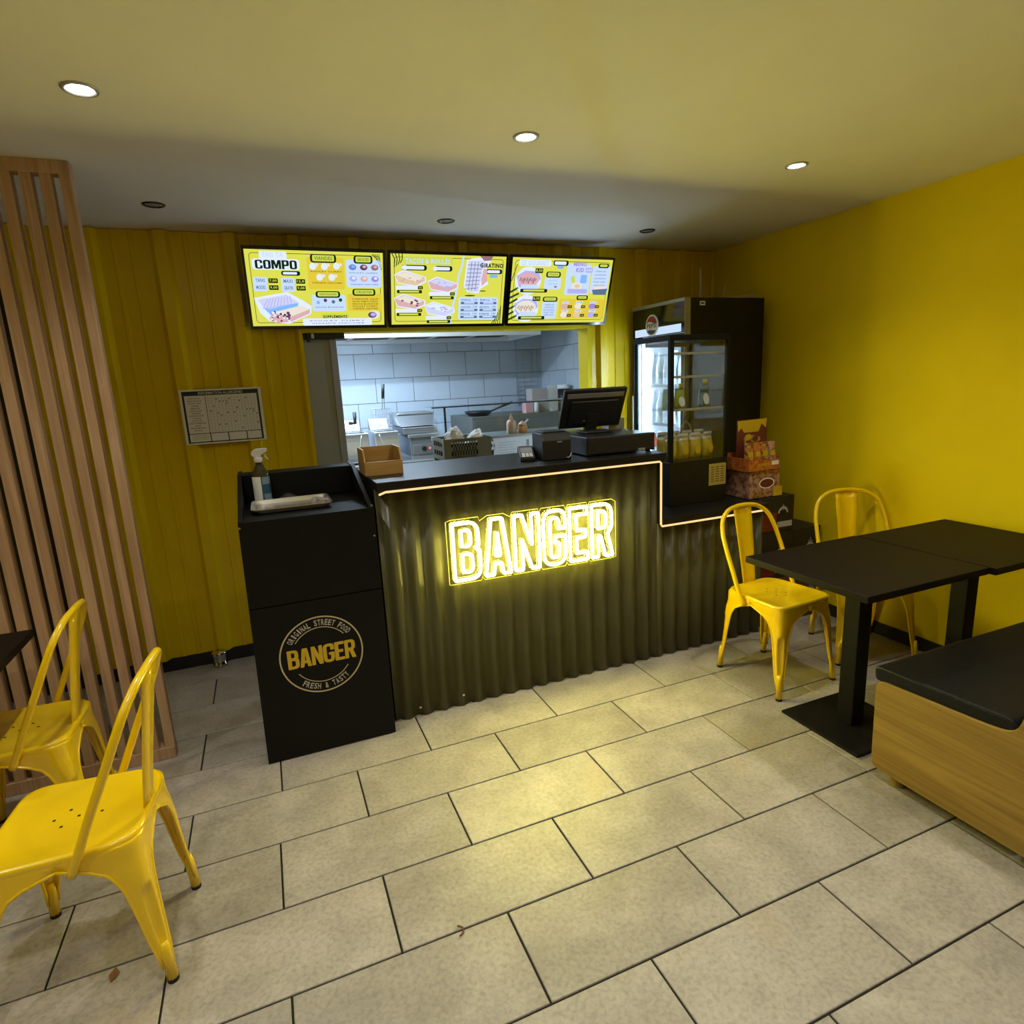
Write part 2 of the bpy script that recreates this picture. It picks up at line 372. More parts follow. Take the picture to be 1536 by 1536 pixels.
def text_geo(s, bold=0.012):
    if (s, bold) in TXT: return TXT[(s, bold)]
    cu = bpy.data.curves.new('tmp', 'FONT'); cu.body = s; cu.size = 1; cu.offset = bold; cu.resolution_u = 2; cu.space_character = 1.05 + bold * 2
    vs, fs = curve_geo(cu)
    if not vs: vs, fs = [Vector((0, 0, 0))] * 3, []
    x0 = min(v.x for v in vs); x1 = max(v.x for v in vs); y0 = min(v.y for v in vs); y1 = max(v.y for v in vs)
    g = ([((v.x - x0) / max(x1 - x0, 1e-6), (v.y - y0) / max(y1 - y0, 1e-6)) for v in vs], fs)
    TXT[(s, bold)] = g
    return g
class Face:   # a flat printed surface: origin top-left, u to the right, v down, n outwards
    def __init__(s, o, u, v, n=None, base=0.0008):
        s.o, s.u, s.v = Vector(o), Vector(u), Vector(v); s.n = n and Vector(n) or s.v.cross(s.u).normalized(); s.base = base
    def p(s, a, b, k=1): return s.o + s.u * a + s.v * b + s.n * (s.base * k)
    def poly(s, bb, pts, k=1):
        q = [s.p(a, b, k) for a, b in pts]; return bb.add(q, [tuple(range(len(q)))[::-1]])
    def rect(s, bb, a0, b0, a1, b1, k=1, r=0.0):
        if r <= 0: return s.poly(bb, [(a0, b0), (a1, b0), (a1, b1), (a0, b1)], k)
        asp = s.u.length / s.v.length
        q = rounded([(a0 * asp, b0, r), (a1 * asp, b0, r), (a1 * asp, b1, r), (a0 * asp, b1, r)], 4)
        return s.poly(bb, [(x / asp, y) for x, y in q], k)
    def disc(s, bb, a, b, ra, k=1, n=16, flat=1.0):
        asp = s.u.length / s.v.length
        return s.poly(bb, [(a + ra * math.cos(2 * PI * i / n), b + ra * asp * flat * math.sin(2 * PI * i / n)) for i in range(n)], k)
    def line(s, bb, pts, wd, k=1):
        asp = s.u.length / s.v.length
        for (a0, b0), (a1, b1) in zip(pts, pts[1:]):
            d = Vector(((a1 - a0) * asp, b1 - b0)); 
            if d.length < 1e-7: continue
            d.normalize(); nx, ny = -d.y * wd / 2, d.x * wd / 2
            q = [s.p(a0 + nx / asp, b0 + ny, k), s.p(a1 + nx / asp, b1 + ny, k), s.p(a1 - nx / asp, b1 - ny, k), s.p(a0 - nx / asp, b0 - ny, k)]
            bb.add(q, [(0, 1, 2, 3)])
        return bb
    def text(s, bb, t, a0, b0, a1, b1, k=2, bold=0.012):
        vs, fs = text_geo(t, bold)
        return bb.add([s.p(a0 + (a1 - a0) * x, b1 - (b1 - b0) * y, k) for x, y in vs], fs)

# ================================================================== THE ROOM
XL, XR, YB, YF = -2.6, 3.16, 0.24, -6.2       # room shell
KX0, KYB = 0.0, 3.2                            # kitchen
TL, TW = 0.6078, 0.30
floor = B().box(XL - .1, XR + .1, YF - .1, KYB + .1, -0.12, -0.006).obj('floor', 'grout'); struct(floor, 'grey-beige stone tiled floor with dark joints')
offs = {0: -0.4176, 1: -0.12, 2: -0.4275, 3: -0.1142, 4: -0.4305, 5: -0.1304, 6: -0.4366, 7: -0.1213, 8: 0.7839 - TL * 2, 9: 1.0893 - TL * 2}
shared = {}
def tile_mesh(L, W_):
    k = (round(L, 4), round(W_, 4))
    if k not in shared:
        b = B(); c = 0.0018
        b.hexa([(-L / 2, -W_ / 2, -.012), (L / 2, -W_ / 2, -.012), (L / 2, W_ / 2, -.012), (-L / 2, W_ / 2, -.012)], [(-L / 2, -W_ / 2, -c), (L / 2, -W_ / 2, -c), (L / 2, W_ / 2, -c), (-L / 2, W_ / 2, -c)])
        b.f.pop(1); k0 = len(b.v)
        b.add([(-L / 2 + c, -W_ / 2 + c, 0), (L / 2 - c, -W_ / 2 + c, 0), (L / 2 - c, W_ / 2 - c, 0), (-L / 2 + c, W_ / 2 - c, 0)], [(0, 1, 2, 3)])
        b.f += [(4 + i, 4 + (i + 1) % 4, k0 + (i + 1) % 4, k0 + i) for i in range(4)]
        shared[k] = b.mesh('tile', 'stone_tile')
    return shared[k]
G = 0.0062
for row in range(-12, 21):
    y1, y0 = min(-row * TW, KYB), max(-(row + 1) * TW, YF)
    if y1 - y0 < 0.03: continue
    o = offs.get(row, -0.43 if row % 2 == 0 else -0.12); n0 = math.floor((XL - o) / TL)
    for n in range(n0, n0 + 12):
        x0, x1 = max(o + n * TL, XL), min(o + (n + 1) * TL, XR)
        if x1 - x0 < 0.03: continue
        t = bpy.data.objects.new('tile', tile_mesh(x1 - x0 - G, y1 - y0 - G)); COL.objects.link(t); t.parent = floor
        t.location = ((x0 + x1) / 2, (y0 + y1) / 2, random.uniform(-.0006, 0.0))

ceil = B().box(XL - .1, XR + .1, YF - .1, KYB + .1, CEIL, CEIL + .1).obj('ceiling', 'ceiling_paint'); struct(ceil, 'smooth off-white ceiling')
struct(B().box(XR, XR + .1, YF, KYB, 0, CEIL).obj('wall_right', 'yellow_wall'), 'plain painted yellow wall on the right')
struct(B().box(XL - .1, XL, YF, KYB, 0, CEIL).obj('wall_left', 'yellow_wall'), 'plain painted yellow wall on the left')
struct(B().box(XL, XR, YF - .1, YF, 0, CEIL).obj('wall_front', 'yellow_wall'), 'plain wall behind the viewpoint')
# corrugated back wall with the kitchen hatch
HX0, HX1, HZ = 0.262, 2.12, 1.868
RP, R0 = 0.325, -0.700
def ribs(x0, x1):
    pts = []
    k = math.floor((x0 - R0) / RP) - 1
    while R0 + k * RP < x1 + RP:
        c = R0 + k * RP
        for dx, d in ((-.052, 0), (-.030, .034), (.022, .034), (.044, 0), (.100, 0), (.104, .006), (.118, .006), (.122, 0), (.178, 0), (.182, .006), (.196, .006), (.200, 0)):
            pts.append((c + dx, d))
        k += 1
    def at(x):
        for (a, da), (b, db) in zip(pts, pts[1:]):
            if a <= x <= b: return da + (db - da) * (x - a) / max(b - a, 1e-9)
        return 0
    return [(x0, at(x0))] + [p for p in pts if x0 < p[0] < x1] + [(x1, at(x1))]
wb = B(); wb.box(XL, HX0, YB + .006, YB + .10, 0, CEIL); wb.box(HX1, XR, YB + .006, YB + .10, 0, CEIL); wb.box(HX0, HX1, YB + .006, YB + .10, HZ, CEIL)
wb = wb.obj('wall_back', 'yellow_metal'); struct(wb, 'yellow corrugated metal wall with a serving hatch')
def sheet(x0, x1, z0, z1):
    pr = ribs(x0, x1); o = B().grid([[(x, YB - d, z0) for x, d in pr], [(x, YB - d, z1) for x, d in pr]]).obj('corrugated_sheet', 'yellow_metal', wb, solid=0.003); return o
sheet(XL, -1.9, .075, CEIL - .004); sheet(-1.9, -1.07, 2.15, CEIL - .004)
xs = [-1.07, -.605, HX0 + .001]
for a, b in zip(xs, xs[1:]): sheet(a, b, .075, CEIL - .004)
sheet(HX0, HX1, HZ + .02, CEIL - .004); sheet(HX1, XR, .075, CEIL - .004)
B().box(HX1 - .02, HX1 + .012, YB - .02, YB + .11, 0.0, HZ).obj('hatch_jamb', 'yellow_wall', wb)
B().box(HX0, HX1, YB - .02, YB + .11, HZ - .002, HZ + .022).obj('hatch_lintel', 'yellow_wall', wb)
d1 = B().box(-1.9, -1.07, YB - .012, YB + .004, 0, 2.15).obj('door_1', 'door_black'); struct(d1, 'dark door behind the wooden slats')
B().box(-1.84, -1.13, YB - .02, YB - .0125, .12, 2.05).obj('door_panel', 'door_black', d1, bevel=.004)
struct(B().box(-1.07, HX0, YB - .012, YB + .005, .002, .072).obj('baseboard_back', 'black_trim'), 'black skirting under the corrugated wall')
struct(B().box(XR - .012, XR, YF, YB, .002, .072).obj('baseboard_right', 'black_trim'), 'black skirting along the yellow right wall')
# sliding grey door panel beside the hatch
d2 = B().box(HX0 + .004, .415, YB + .045, YB + .065, .01, 1.85).obj('door_2', 'door_grey'); struct(d2, 'grey sliding door panel at the left of the hatch')
B().box(.412, .452, YB + .035, YB + .085, .01, 1.85).obj('edge_post', 'post_grey', d2, bevel=.003)
B().box(HX0 + .002, .50, YB + .010, YB + .033, 1.83, 1.865).obj('rail', 'black_plastic', d2, bevel=.002)
B().box(.285, .305, YB + .002, YB + .0095, 1.815, 1.862).obj('latch', 'black_plastic', d2, bevel=.002)
B().box(.312, .328, YB - .002, YB + .0095, 1.835, 1.862).obj('sensor', 'white_enamel', d2, bevel=.002)

# kitchen shell with tiled walls
wk = B().box(KX0, XR, KYB + .012, KYB + .1, 0, CEIL).obj('wall_kitchen_back', 'kitchen_grout'); struct(wk, 'kitchen wall of large pale blue-grey tiles')
wkr = B().box(XR - .009, XR - .0005, YB + .11, KYB + .01, 0, CEIL).obj('wall_kitchen_right', 'kitchen_grout'); struct(wkr, 'tiled kitchen side wall on the right')
struct(B().box(KX0 - .1, KX0, YB + .10, KYB, 0, CEIL).obj('wall_kitchen_left', 'ceiling_paint'), 'plain kitchen side wall on the left')
KL, KW, KZ = 0.412, 0.258, 1.637     # tile pitch, row line height
def ktile(L, W_):
    k = ('k', round(L, 3), round(W_, 3))
    if k not in shared: shared[k] = B().box(-L / 2, L / 2, -.006, .006, -W_ / 2, W_ / 2).mesh('tile', 'kitchen_tile')
    return shared[k]
for r in range(-4, 4):
    z0, z1 = max(KZ + r * KW, 0.6), min(KZ + (r + 1) * KW, CEIL)
    if z1 - z0 < .03: continue
    ox = 0.965 if r % 2 == 0 else 0.965 + KL / 2
    n0 = math.floor((KX0 - ox) / KL)
    for n in range(n0, n0 + 10):
        x0, x1 = max(ox + n * KL, KX0), min(ox + (n + 1) * KL, XR - .01)
        if x1 - x0 < .03: continue
        t = bpy.data.objects.new('tile', ktile(x1 - x0 - .006, z1 - z0 - .006)); COL.objects.link(t); t.parent = wk; t.location = ((x0 + x1) / 2, KYB + .007, (z0 + z1) / 2)
    oy = KYB if r % 2 == 0 else KYB - KL / 2
    for n in range(0, 9):
        y1, y0 = min(oy - (n - 1) * KL, KYB), max(oy - n * KL, YB + .11)
        if y1 - y0 < .03 or y1 > KYB + .001: continue
        t = bpy.data.objects.new('tile', ktile(y1 - y0 - .006, z1 - z0 - .006)); COL.objects.link(t); t.parent = wkr; t.location = (XR - .014, (y0 + y1) / 2, (z0 + z1) / 2); t.rotation_euler = (0, 0, PI / 2)

# ------------------------------------------------------------------ downlights
def downlight(x, y, lit, label, group, tilt=(0, 0)):
    t = thing('downlight', label, 'ceiling light', (x, y, CEIL), 0, group)
    n = 24; b = B(); pr = [(.030, .012), (.034, -.002), (.040, -.006), (.046, -.004), (.048, .0)]
    b.grid([[(r * math.cos(2 * PI * k / n), r * math.sin(2 * PI * k / n), z) for k in range(n)] for r, z in pr], True)
    b.obj('trim_ring', 'black_gloss' if not lit else 'silver', t, True)
    B().lathe([(.001, -.0045), (.024, -.004), (.028, -.002), (.029, .003)], (0, 0, 0), 20).obj('lamp_lens', 'lamp_on' if lit else 'lens_off', t, True)
    if lit:
        l = bpy.data.lights.new('spot', 'SPOT'); l.energy = SPOT_W; l.spot_size = math.radians(128); l.spot_blend = 1.0; l.shadow_soft_size = .03; l.color = (1, .95, .86)
        lo = bpy.data.objects.new('spot', l); COL.objects.link(lo); lo.parent = t; lo.location = (0, 0, -.015)
downlight(-.359, -1.357, True, 'lit ceiling spotlight over the yellow chairs at left', 'lit ceiling spotlights')
downlight(.982, -1.362, True, 'lit ceiling spotlight in front of the middle of the counter', 'lit ceiling spotlights')
downlight(2.245, -1.371, True, 'lit ceiling spotlight nearest the yellow right wall', 'lit ceiling spotlights')
downlight(-.335, -.235, False, 'unlit dark ceiling spotlight beside the slat screen', 'unlit ceiling spotlights')
downlight(1.021, -.215, False, 'unlit ceiling spotlight above the middle menu screen', 'unlit ceiling spotlights')
downlight(2.274, -.228, False, 'unlit ceiling spotlight in front of the drinks fridge', 'unlit ceiling spotlights')
downlight(-1.67, -1.357, True, 'lit ceiling spotlight beyond the left picture edge', 'lit spotlights out of view')
for yy in (-2.5, -3.64):
    for xx in (-1.67, -.36, .98, 2.245):
        downlight(xx, yy, True, 'lit ceiling spotlight %s, %s of its row from the left' % ('just above the viewpoint' if yy > -3 else 'behind the viewpoint', {-1.67: 'first', -.36: 'second', .98: 'third', 2.245: 'last'}[xx]), 'lit spotlights out of view')

# ================================================================== slat screen
sc = thing('slat_screen', 'floor-to-ceiling screen of upright wooden slats at left', 'screen', (-1.0, -.72, 0))
SO = (-1.0, -.72, 0)
B(SO).box(-1.62, -.535, -.746, -.690, 0, .055).obj('base_rail', 'slat_wood', sc, bevel=.003)
B(SO).box(-1.62, -.535, -.746, -.690, CEIL - .045, CEIL).obj('head_rail', 'slat_wood', sc, bevel=.003)
sm = B().box(-.0175, .0175, -.022, .022, .055, CEIL - .045).mesh('slat', 'slat_wood')
for i in range(18):
    o = bpy.data.objects.new('slat', sm); COL.objects.link(o); o.parent = sc; o.location = (-.5525 - i * .0598 + 1.0, -.722 + .72, 0)
B((-.418, .175, 0)).lathe([(.040, 0), (.040, .016), (.036, .020), (.036, .058), (.041, .062), (.041, .082), (.034, .088)], (-.405, .185, 0), 20).obj('floor_stop', 'chrome', None, True, 0)
fs_ = bpy.data.objects['floor_stop']; fs_.location = (-.418, .175, 0); tag(fs_, 'short dark chrome post on the floor by the corrugated wall', 'floor stop')

# ================================================================== service counter
CT = 1.146
ct = thing('service_counter', 'black counter clad in corrugated metal with a lit edge line', 'counter', (1.4, -.65, 0)); CO = (1.4, -.65, 0)
def wave(x0, x1, z0, z1):
    n = int((x1 - x0) / .0885 * 10); rows = []
    xsx = [x0 + (x1 - x0) * i / n for i in range(n + 1)]
    yy = lambda x: -.905 + .011 * math.cos(2 * PI * (x - .42) / .0885)
    return [[(x, yy(x), z) for x in xsx] for z in (z0, z1)]
B(CO).grid(wave(.403, 1.862, .004, 1.108)).obj('corrugated_sheet', 'black_corrugated', ct, True, solid=.0015)
B(CO).grid(wave(1.862, 2.585, .004, .765)).obj('corrugated_sheet', 'black_corrugated', ct, True, solid=.0015)
cb = B(CO); cb.box(.403, 2.585, -.888, -.868, .004, .765); cb.box(.403, 1.862, -.888, -.868, .765, 1.108); cb.box(.403, .423, -.868, -.40, .004, 1.108); cb.box(2.565, 2.585, -.868, -.40, .004, .765); cb.box(1.84, 1.862, -.868, -.40, .004, 1.108)
cb.obj('carcass', 'black_laminate', ct)
B(CO).box(.405, 1.885, -.964, -.385, 1.108, CT).obj('worktop', 'black_laminate', ct, bevel=.003)
B(CO).box(1.862, 1.885, -.935, -.385, .80, 1.108).obj('step_panel', 'black_laminate', ct, bevel=.002)
B(CO).box(1.862, 2.585, -.964, -.385, .765, .80).obj('lower_worktop', 'black_laminate', ct, bevel=.003)
path = [(.412, -.967, 1.095)] + [(.44, -.967, 1.104), (1.838, -.967, 1.104), (1.846, -.967, 1.096), (1.846, -.967, .775), (1.853, -.967, .763), (2.53, -.967, .763)]
B(CO).tube(path, .0052, 6).obj('edge_light', 'warm_led', ct, True)
for x, z in ((.52, .05), (.735, .06)): B(CO).cyl((x, -.918, z), (x, -.914, z), .006, .006, 8).obj('screw', 'chrome', ct)

# ------------------------------------------------------------------ neon sign
sg = thing('neon_sign', 'glowing yellow outlined letters spelling BANGER on the counter front', 'neon sign', (1.14, -.92, .63)); GO = (1.14, -.92, .63)
LX0, LZ0, LH, YS = .718, .652, .268, -.952
widths = {'B': .150, 'A': .150, 'N': .150, 'G': .140, 'E': .120, 'R': .142}
GAPX = .010
tw = sum(widths.values()) + 5 * GAPX; kx = (1.570 - LX0) / tw
x = LX0; bands = []
for ch in 'BANGER':
    out, ins = LET[ch]; wmax = max(p[0] for p in out); sx = widths[ch] * kx / wmax
    bb = B(GO); hb = B(GO)
    rad = .0072
    def tr(p): return (x + .008 + p[0] * (sx - .016 / wmax), YS, LZ0 + p[1] * LH)
    asp = LH / sx
    for poly in [out] + ins:
        q = rounded(poly, 5); bb.tube([tr(p) for p in q], rad, 8, True); hb.tube([(a, YS + .0045, c) for a, _, c in [tr(p) for p in q]], .0058, 8, True)
    lt = bb.obj('letter_tube', 'neon', sg, True); hb.obj('tube_channel', 'neon_channel', lt, True)  # opaque backing added to hold back part of the tubes' rear light
    bands.append((x, x + widths[ch] * kx, ch)); x += widths[ch] * kx + GAPX * kx
prof_t = [(LX0 - .018, LZ0 + LH + .012)]; prof_b = [(LX0 - .018, LZ0 - .018)]
for (a, b, ch) in bands:
    ins_t = .030 if ch == 'A' else .004
    prof_t += [(a + ins_t, LZ0 + LH + .018), (b - ins_t, LZ0 + LH + .018), (b + .002, LZ0 + LH - .002)]
    prof_b += [(a + .004, LZ0 - .020), (b - .004, LZ0 - .020), (b + .002, LZ0 - .004)]
prof_t[-1] = (bands[-1][1] + .018, LZ0 + LH + .004); prof_b[-1] = (bands[-1][1] + .018, LZ0 - .016)
ol = prof_b + prof_t[::-1]
B(GO).prism(ol, 1, -.9415, -.9375).obj('acrylic_board', 'sign_acrylic', sg)
B(GO).tube([(a, -.9395, c) for a, c in ol], .0022, 4, True).obj('lit_board_edge', glow('board_edge', (1.0, .86, .08), 1.3).name, sg, True)  # emission stands in for tube light caught in the acrylic edge
for a, c in ((.73, .80), (1.13, .672), (1.54, .80)): B(GO).cyl((a, -.944, c), (a, -.908, c), .006, .006, 10).obj('standoff', 'chrome', sg)

# ------------------------------------------------------------------ waste bin cabinet
bn = thing('waste_cabinet', 'black waste bin cabinet with a tray shelf and round emblem', 'bin', (.11, -.69, 0)); BO = (.11, -.69, 0)
xl0, xl1, xr = -.161, -.145, .382
bb = B(BO); bb.hexa([(xl0 + .018, -.984, 0), (xr - .018, -.984, 0), (xr - .018, -.388, 0), (xl0 + .018, -.388, 0)], [(xl1 + .018, -.984, 1.045), (xr - .018, -.984, 1.045), (xr - .018, -.388, 1.045), (xl1 + .018, -.388, 1.045)]); bb.obj('body', 'dark_bin', bn)
def side(xa, xb, xa1, xb1):
    pts = [(-.985, 0), (-.985, 1.052), (-.93, 1.062), (-.515, 1.182), (-.372, 1.182), (-.372, 0)]
    f = lambda x0, x1, z: x0 + (x1 - x0) * z / 1.05
    n = len(pts); b = B(BO).add([(f(xa, xa1, z), y, z) for y, z in pts] + [(f(xb, xb1, z), y, z) for y, z in pts], [tuple(range(n)), tuple(range(n, 2 * n))[::-1]] + [(i, n + i, n + (i + 1) % n, (i + 1) % n) for i in range(n)])
    b.obj('side_panel', 'dark_bin', bn)
side(xl0, xl0 + .0175, xl1, xl1 + .0175); side(xr - .0175, xr, xr - .0175, xr)
B(BO).hexa([(xl0, -.993, .004), (xr, -.993, .004), (xr, -.986, .004), (xl0, -.986, .004)], [(xl0 + .0107, -.993, .69), (xr, -.993, .69), (xr, -.986, .69), (xl0 + .0107, -.986, .69)]).obj('front_door', 'dark_bin', bn)
B(BO).hexa([(xl0 + .0108, -.993, .695), (xr, -.993, .695), (xr, -.986, .695), (xl0 + .0108, -.986, .695)], [(xl1, -.993, 1.050), (xr, -.993, 1.050), (xr, -.986, 1.050), (xl1, -.986, 1.050)]).obj('push_flap', 'dark_bin', bn)
B(BO).box(xl1 + .0185, xr - .0185, -.506, -.39, 1.046, 1.178).obj('back_board', 'dark_bin', bn, bevel=.004)
for p in ((xl1 + .004, -.9935, 1.03), (xr - .01, -.9935, 1.06), (xr - .01, -.9935, .93)): B(BO).cyl(p, (p[0], p[1] - .003, p[2]), .005, .005, 8).obj('screw', 'chrome', bn)
# emblem
ex, ez, er, ey = .106, .447, .171, -.9938
def ringpoly(r0, r1, a0, a1, n=64):
    return [(ex + r0 * math.cos(a0 + (a1 - a0) * i / n), ez + r0 * math.sin(a0 + (a1 - a0) * i / n)) for i in range(n + 1)], [(ex + r1 * math.cos(a0 + (a1 - a0) * i / n), ez + r1 * math.sin(a0 + (a1 - a0) * i / n)) for i in range(n + 1)]
em = B(BO)
for r0, r1, a0, a1 in ((er - .006, er, 0, 2 * PI),):
    a, b = ringpoly(r0, r1, a0, a1); em.grid([[(p[0], ey, p[1]) for p in b], [(p[0], ey, p[1]) for p in a]])
em = em.obj('emblem', 'logo_cream', bn)
for a0, a1 in ((math.radians(38), math.radians(146)), (math.radians(-146), math.radians(-34))):
    a, b = ringpoly(.120, .1235, a0, a1, 32); B(BO).grid([[(p[0], ey, p[1]) for p in b], [(p[0], ey, p[1]) for p in a]]).obj('emblem_arc', 'logo_cream', em)
def arc_text(s, rad, mid, h, step, flip=False):
    bb = B(BO); n = len(s)
    for i, ch in enumerate(s):
        if ch == ' ': continue
        vs, fs = text_geo(ch, .02); wd = step * rad * (.42 if ch == 'I' else .80)
        ang = mid + (n - 1) / 2 * step - i * step if not flip else mid - (n - 1) / 2 * step + i * step
        c, s_ = math.cos(ang), math.sin(ang)
        for_pts = []
        for u, v in vs:
            px, py = (u - .5) * wd, (v - .5) * h
            if flip: px, py = -px, -py
            # tangent (clockwise) and radial
            for_pts.append((ex + (rad + py) * c + px * s_, ey, ez + (rad + py) * s_ - px * c))
        bb.add(for_pts, fs)
    return bb
arc_text('ORIGINAL STREET FOOD', .143, math.radians(92), .026, math.radians(5.9)).obj('emblem_text', 'logo_grey', em)
arc_text('FRESH & TASTY', .143, math.radians(-88), .026, math.radians(6.2), True).obj('emblem_text', 'logo_grey', em)
x = ex - .138
for ch in 'BANGER':
    out, ins = LET[ch]; wmax = max(p[0] for p in out); wd = .276 / 6 * (1.04 if ch != 'E' else .9)
    vs, fs = fill_mesh([rounded(out, 3)] + [rounded(q, 3) for q in ins], .011)
    # heavier letters: shrink the inner outlines
    B(BO).add([(x + v.x / wmax * (wd - .004), ey - .0006, ez - .041 + v.y * .082) for v in vs], fs).obj('emblem_letter', 'logo_gold', em)
    x += wd

# things on the bin
def tray():
    t = thing('serving_tray', 'shallow white metal tray with crumbs on the bin shelf', 'tray', (.068, -.72, 1.046)); rows = []
    for s, z in ((.90, .004), (.91, .0035), (.985, .020), (1.0, .022), (1.0, .019)):
        q = rounded([(-.165 * s, -.125 * s, .03), (.165 * s, -.125 * s, .03), (.165 * s, .125 * s, .03), (-.165 * s, .125 * s, .03)], 5); rows.append([(p[0], p[1], z) for p in q])
    b = B(); b.grid(rows, True); n = len(rows[0]); b.f.append(tuple(range(n)))
    b.obj('dish', 'tray_metal', t, False, solid=.0015)
    c = B(); 
    for i in range(5):
        a = random.uniform(.08, .135), random.uniform(.02, .08); c.hexa([(a[0], a[1], .006), (a[0] + .02, a[1] - .006, .006), (a[0] + .024, a[1] + .012, .006), (a[0] + .004, a[1] + .016, .006)], [(a[0] + .002, a[1], .018), (a[0] + .018, a[1], .014), (a[0] + .02, a[1] + .008, .02), (a[0] + .006, a[1] + .012, .013)])
    c.obj('scraps', 'cardboard', t)
tray()
sb = thing('spray_bottle', 'white spray bottle with blue label standing behind the tray', 'spray bottle', (-.045, -.548, 1.0465))
B().lathe([(.030, 0), (.036, .004), (.037, .02), (.037, .125), (.034, .14), (.022, .165), (.014, .182), (.0135, .196)], (0, 0, 0), 24, 1, .72).obj('flask', 'amber_fluid', sb, True)
def wrap(a0, a1, z0, z1, r, m, nm):
    n = 10; B().grid([[(r * math.cos(a0 + (a1 - a0) * i / n), r * .72 * math.sin(a0 + (a1 - a0) * i / n), z) for i in range(n + 1)] for z in (z0, z1)]).obj(nm, m, sb, True)
wrap(math.radians(180), math.radians(268), .012, .125, .0378, 'print_white', 'back_label')
wrap(math.radians(268), math.radians(360), .012, .125, .0378, 'blue_label', 'front_label')
wrap(math.radians(280), math.radians(350), .016, .045, .0383, 'blue_pale', 'label_patch'); wrap(math.radians(275), math.radians(345), .090, .122, .0383, 'blue_pale', 'label_patch')
B().lathe([(.017, .188), (.018, .192), (.018, .208), (.013, .212)], (0, 0, 0), 16).obj('cap', 'cloudy_plastic', sb, True)
B().prism([(-.030, .226), (-.012, .207), (.012, .207), (.014, .222), (.040, .236), (.042, .246), (.036, .252), (-.006, .250), (-.026, .238)], 1, -.011, .011).obj('spray_head', 'cloudy_plastic', sb, bevel=.003)
B().tube([(.026, 0, .228), (.030, 0, .214), (.038, 0, .202), (.040, 0, .196)], .0035, 6).obj('trigger', 'cloudy_plastic', sb, True)
cc = B(); rows = []
for i in range(7):
    t_ = i / 6; rows.append([(.10 * (t_ - .5), (.028 * math.sin(PI * t_) + .005) * math.cos(a), max(.001, (.030 * math.sin(PI * t_) + .004) * abs(math.sin(a)) * (1 + .3 * noise.noise((i, a * 2, 0))))) for a in [PI * k / 8 for k in range(9)]])
cl = cc.grid(rows).obj('crumpled_bag', 'crumple_dark', None, True, solid=.002); cl.location = (.062, -.552, 1.047); tag(cl, 'dark crumpled plastic bag behind the tray on the bin', 'bag')

# ================================================================== scoop box on the counter
sx_ = thing('scoop_box', 'open wooden box with sloping sides on the counter end', 'wooden box', (.485, -.61, CT)); XO = (.485, -.61, CT)
x0, x1, y0, y1 = .400, .575, -.725, -.53
B(XO).box(x0, x1, y0, y1, CT, CT + .008).obj('bottom_board', 'box_wood', sx_)
for xa in (x0, x1 - .007): B(XO).prism([(y0, CT + .0085), (y1, CT + .0085), (y1, CT + .118), (y0 + .045, CT + .118), (y0, CT + .062)], 0, xa, xa + .007).obj('side_board', 'box_wood', sx_)
B(XO).box(x0 + .0075, x1 - .0075, y0, y0 + .008, CT + .0085, CT + .062).obj('front_board', 'box_wood', sx_)
B(XO).box(x0 + .0075, x1 - .0075, y1 - .008, y1, CT + .0085, CT + .118).obj('back_board', 'box_wood', sx_)

# ================================================================== till equipment
ctm = thing('card_terminal', 'small black card payment terminal lying on the counter', 'card terminal', (1.215, -.70, CT), math.radians(-18))
B().prism([(-.085, 0), (.085, 0), (.085, .060), (.05, .064), (-.085, .022)], 0, -.038, .038).obj('casing', 'black_plastic', ctm, bevel=.005)
TF = Face((-.030, .03, .0585), (.06, 0, 0), (0, -.06, -.0192), (0, -.3, .95))
TF.rect(B(), 0, 0, 1, 1, 1).obj('display', 'lens_off', ctm)
bk = B(); TF2 = Face((-.030, -.035, .0378), (.06, 0, 0), (0, -.045, -.0142), (0, -.3, .95))
for i in range(3):
    for j in range(4): TF2.rect(bk, .05 + i * .32, .04 + j * .25, .31 + i * .32, .22 + j * .25, 1)
bk.obj('keypad', 'print_white', ctm)
rp = thing('receipt_printer', 'black box-shaped receipt printer between terminal and cash drawer', 'printer', (1.335, -.75, CT), math.radians(-6))
B().prism([(-.085, 0), (.085, 0), (.085, .135), (-.055, .135), (-.085, .10)], 0, -.075, .075).obj('casing', 'black_plastic', rp, bevel=.006)
B().box(-.060, .060, -.05, .07, .1352, .142).obj('lid', 'black_plastic', rp, bevel=.003)
B().box(.00, .026, -.0865, -.0855, .088, .093).obj('maker_plate', 'silver', rp)
B().tube([(.045, -.088, .012), (.055, -.092, .010), (.066, -.092, .018), (.072, -.088, .032)], .0025, 6).obj('cable', 'cable_grey', rp, True)
cd = thing('cash_drawer', 'wide black cash drawer on the counter under the monitor', 'cash drawer', (1.69, -.70, CT), math.radians(-3))
B().box(-.197, .197, -.157, .235, .008, .100).obj('casing', 'black_plastic', cd, bevel=.005)
B().box(-.19, .19, -.1605, -.1575, .014, .094).obj('drawer_front', 'black_plastic', cd, bevel=.0015)
B().box(.095, .135, -.163, -.161, .012, .024).obj('lock_plate', 'silver', cd)
for a in (-.17, .17):
    for c in (-.13, .20): B().cyl((a, c, 0), (a, c, .0078), .014, .014, 10).obj('rubber_foot', 'rubber', cd)
DT = CT + .101
mn = thing('till_monitor', 'black till monitor seen from behind on the cash drawer', 'monitor', (1.655, -.63, DT), math.radians(-4))
B().box(-.075, .075, -.07, .08, 0, .014).obj('stand_base', 'black_plastic', mn, bevel=.004)
B().prism([(.045, .0145), (.075, .0145), (.03, .10), (.004, .10)], 0, -.035, .035).obj('stand_neck', 'black_plastic', mn, bevel=.003)
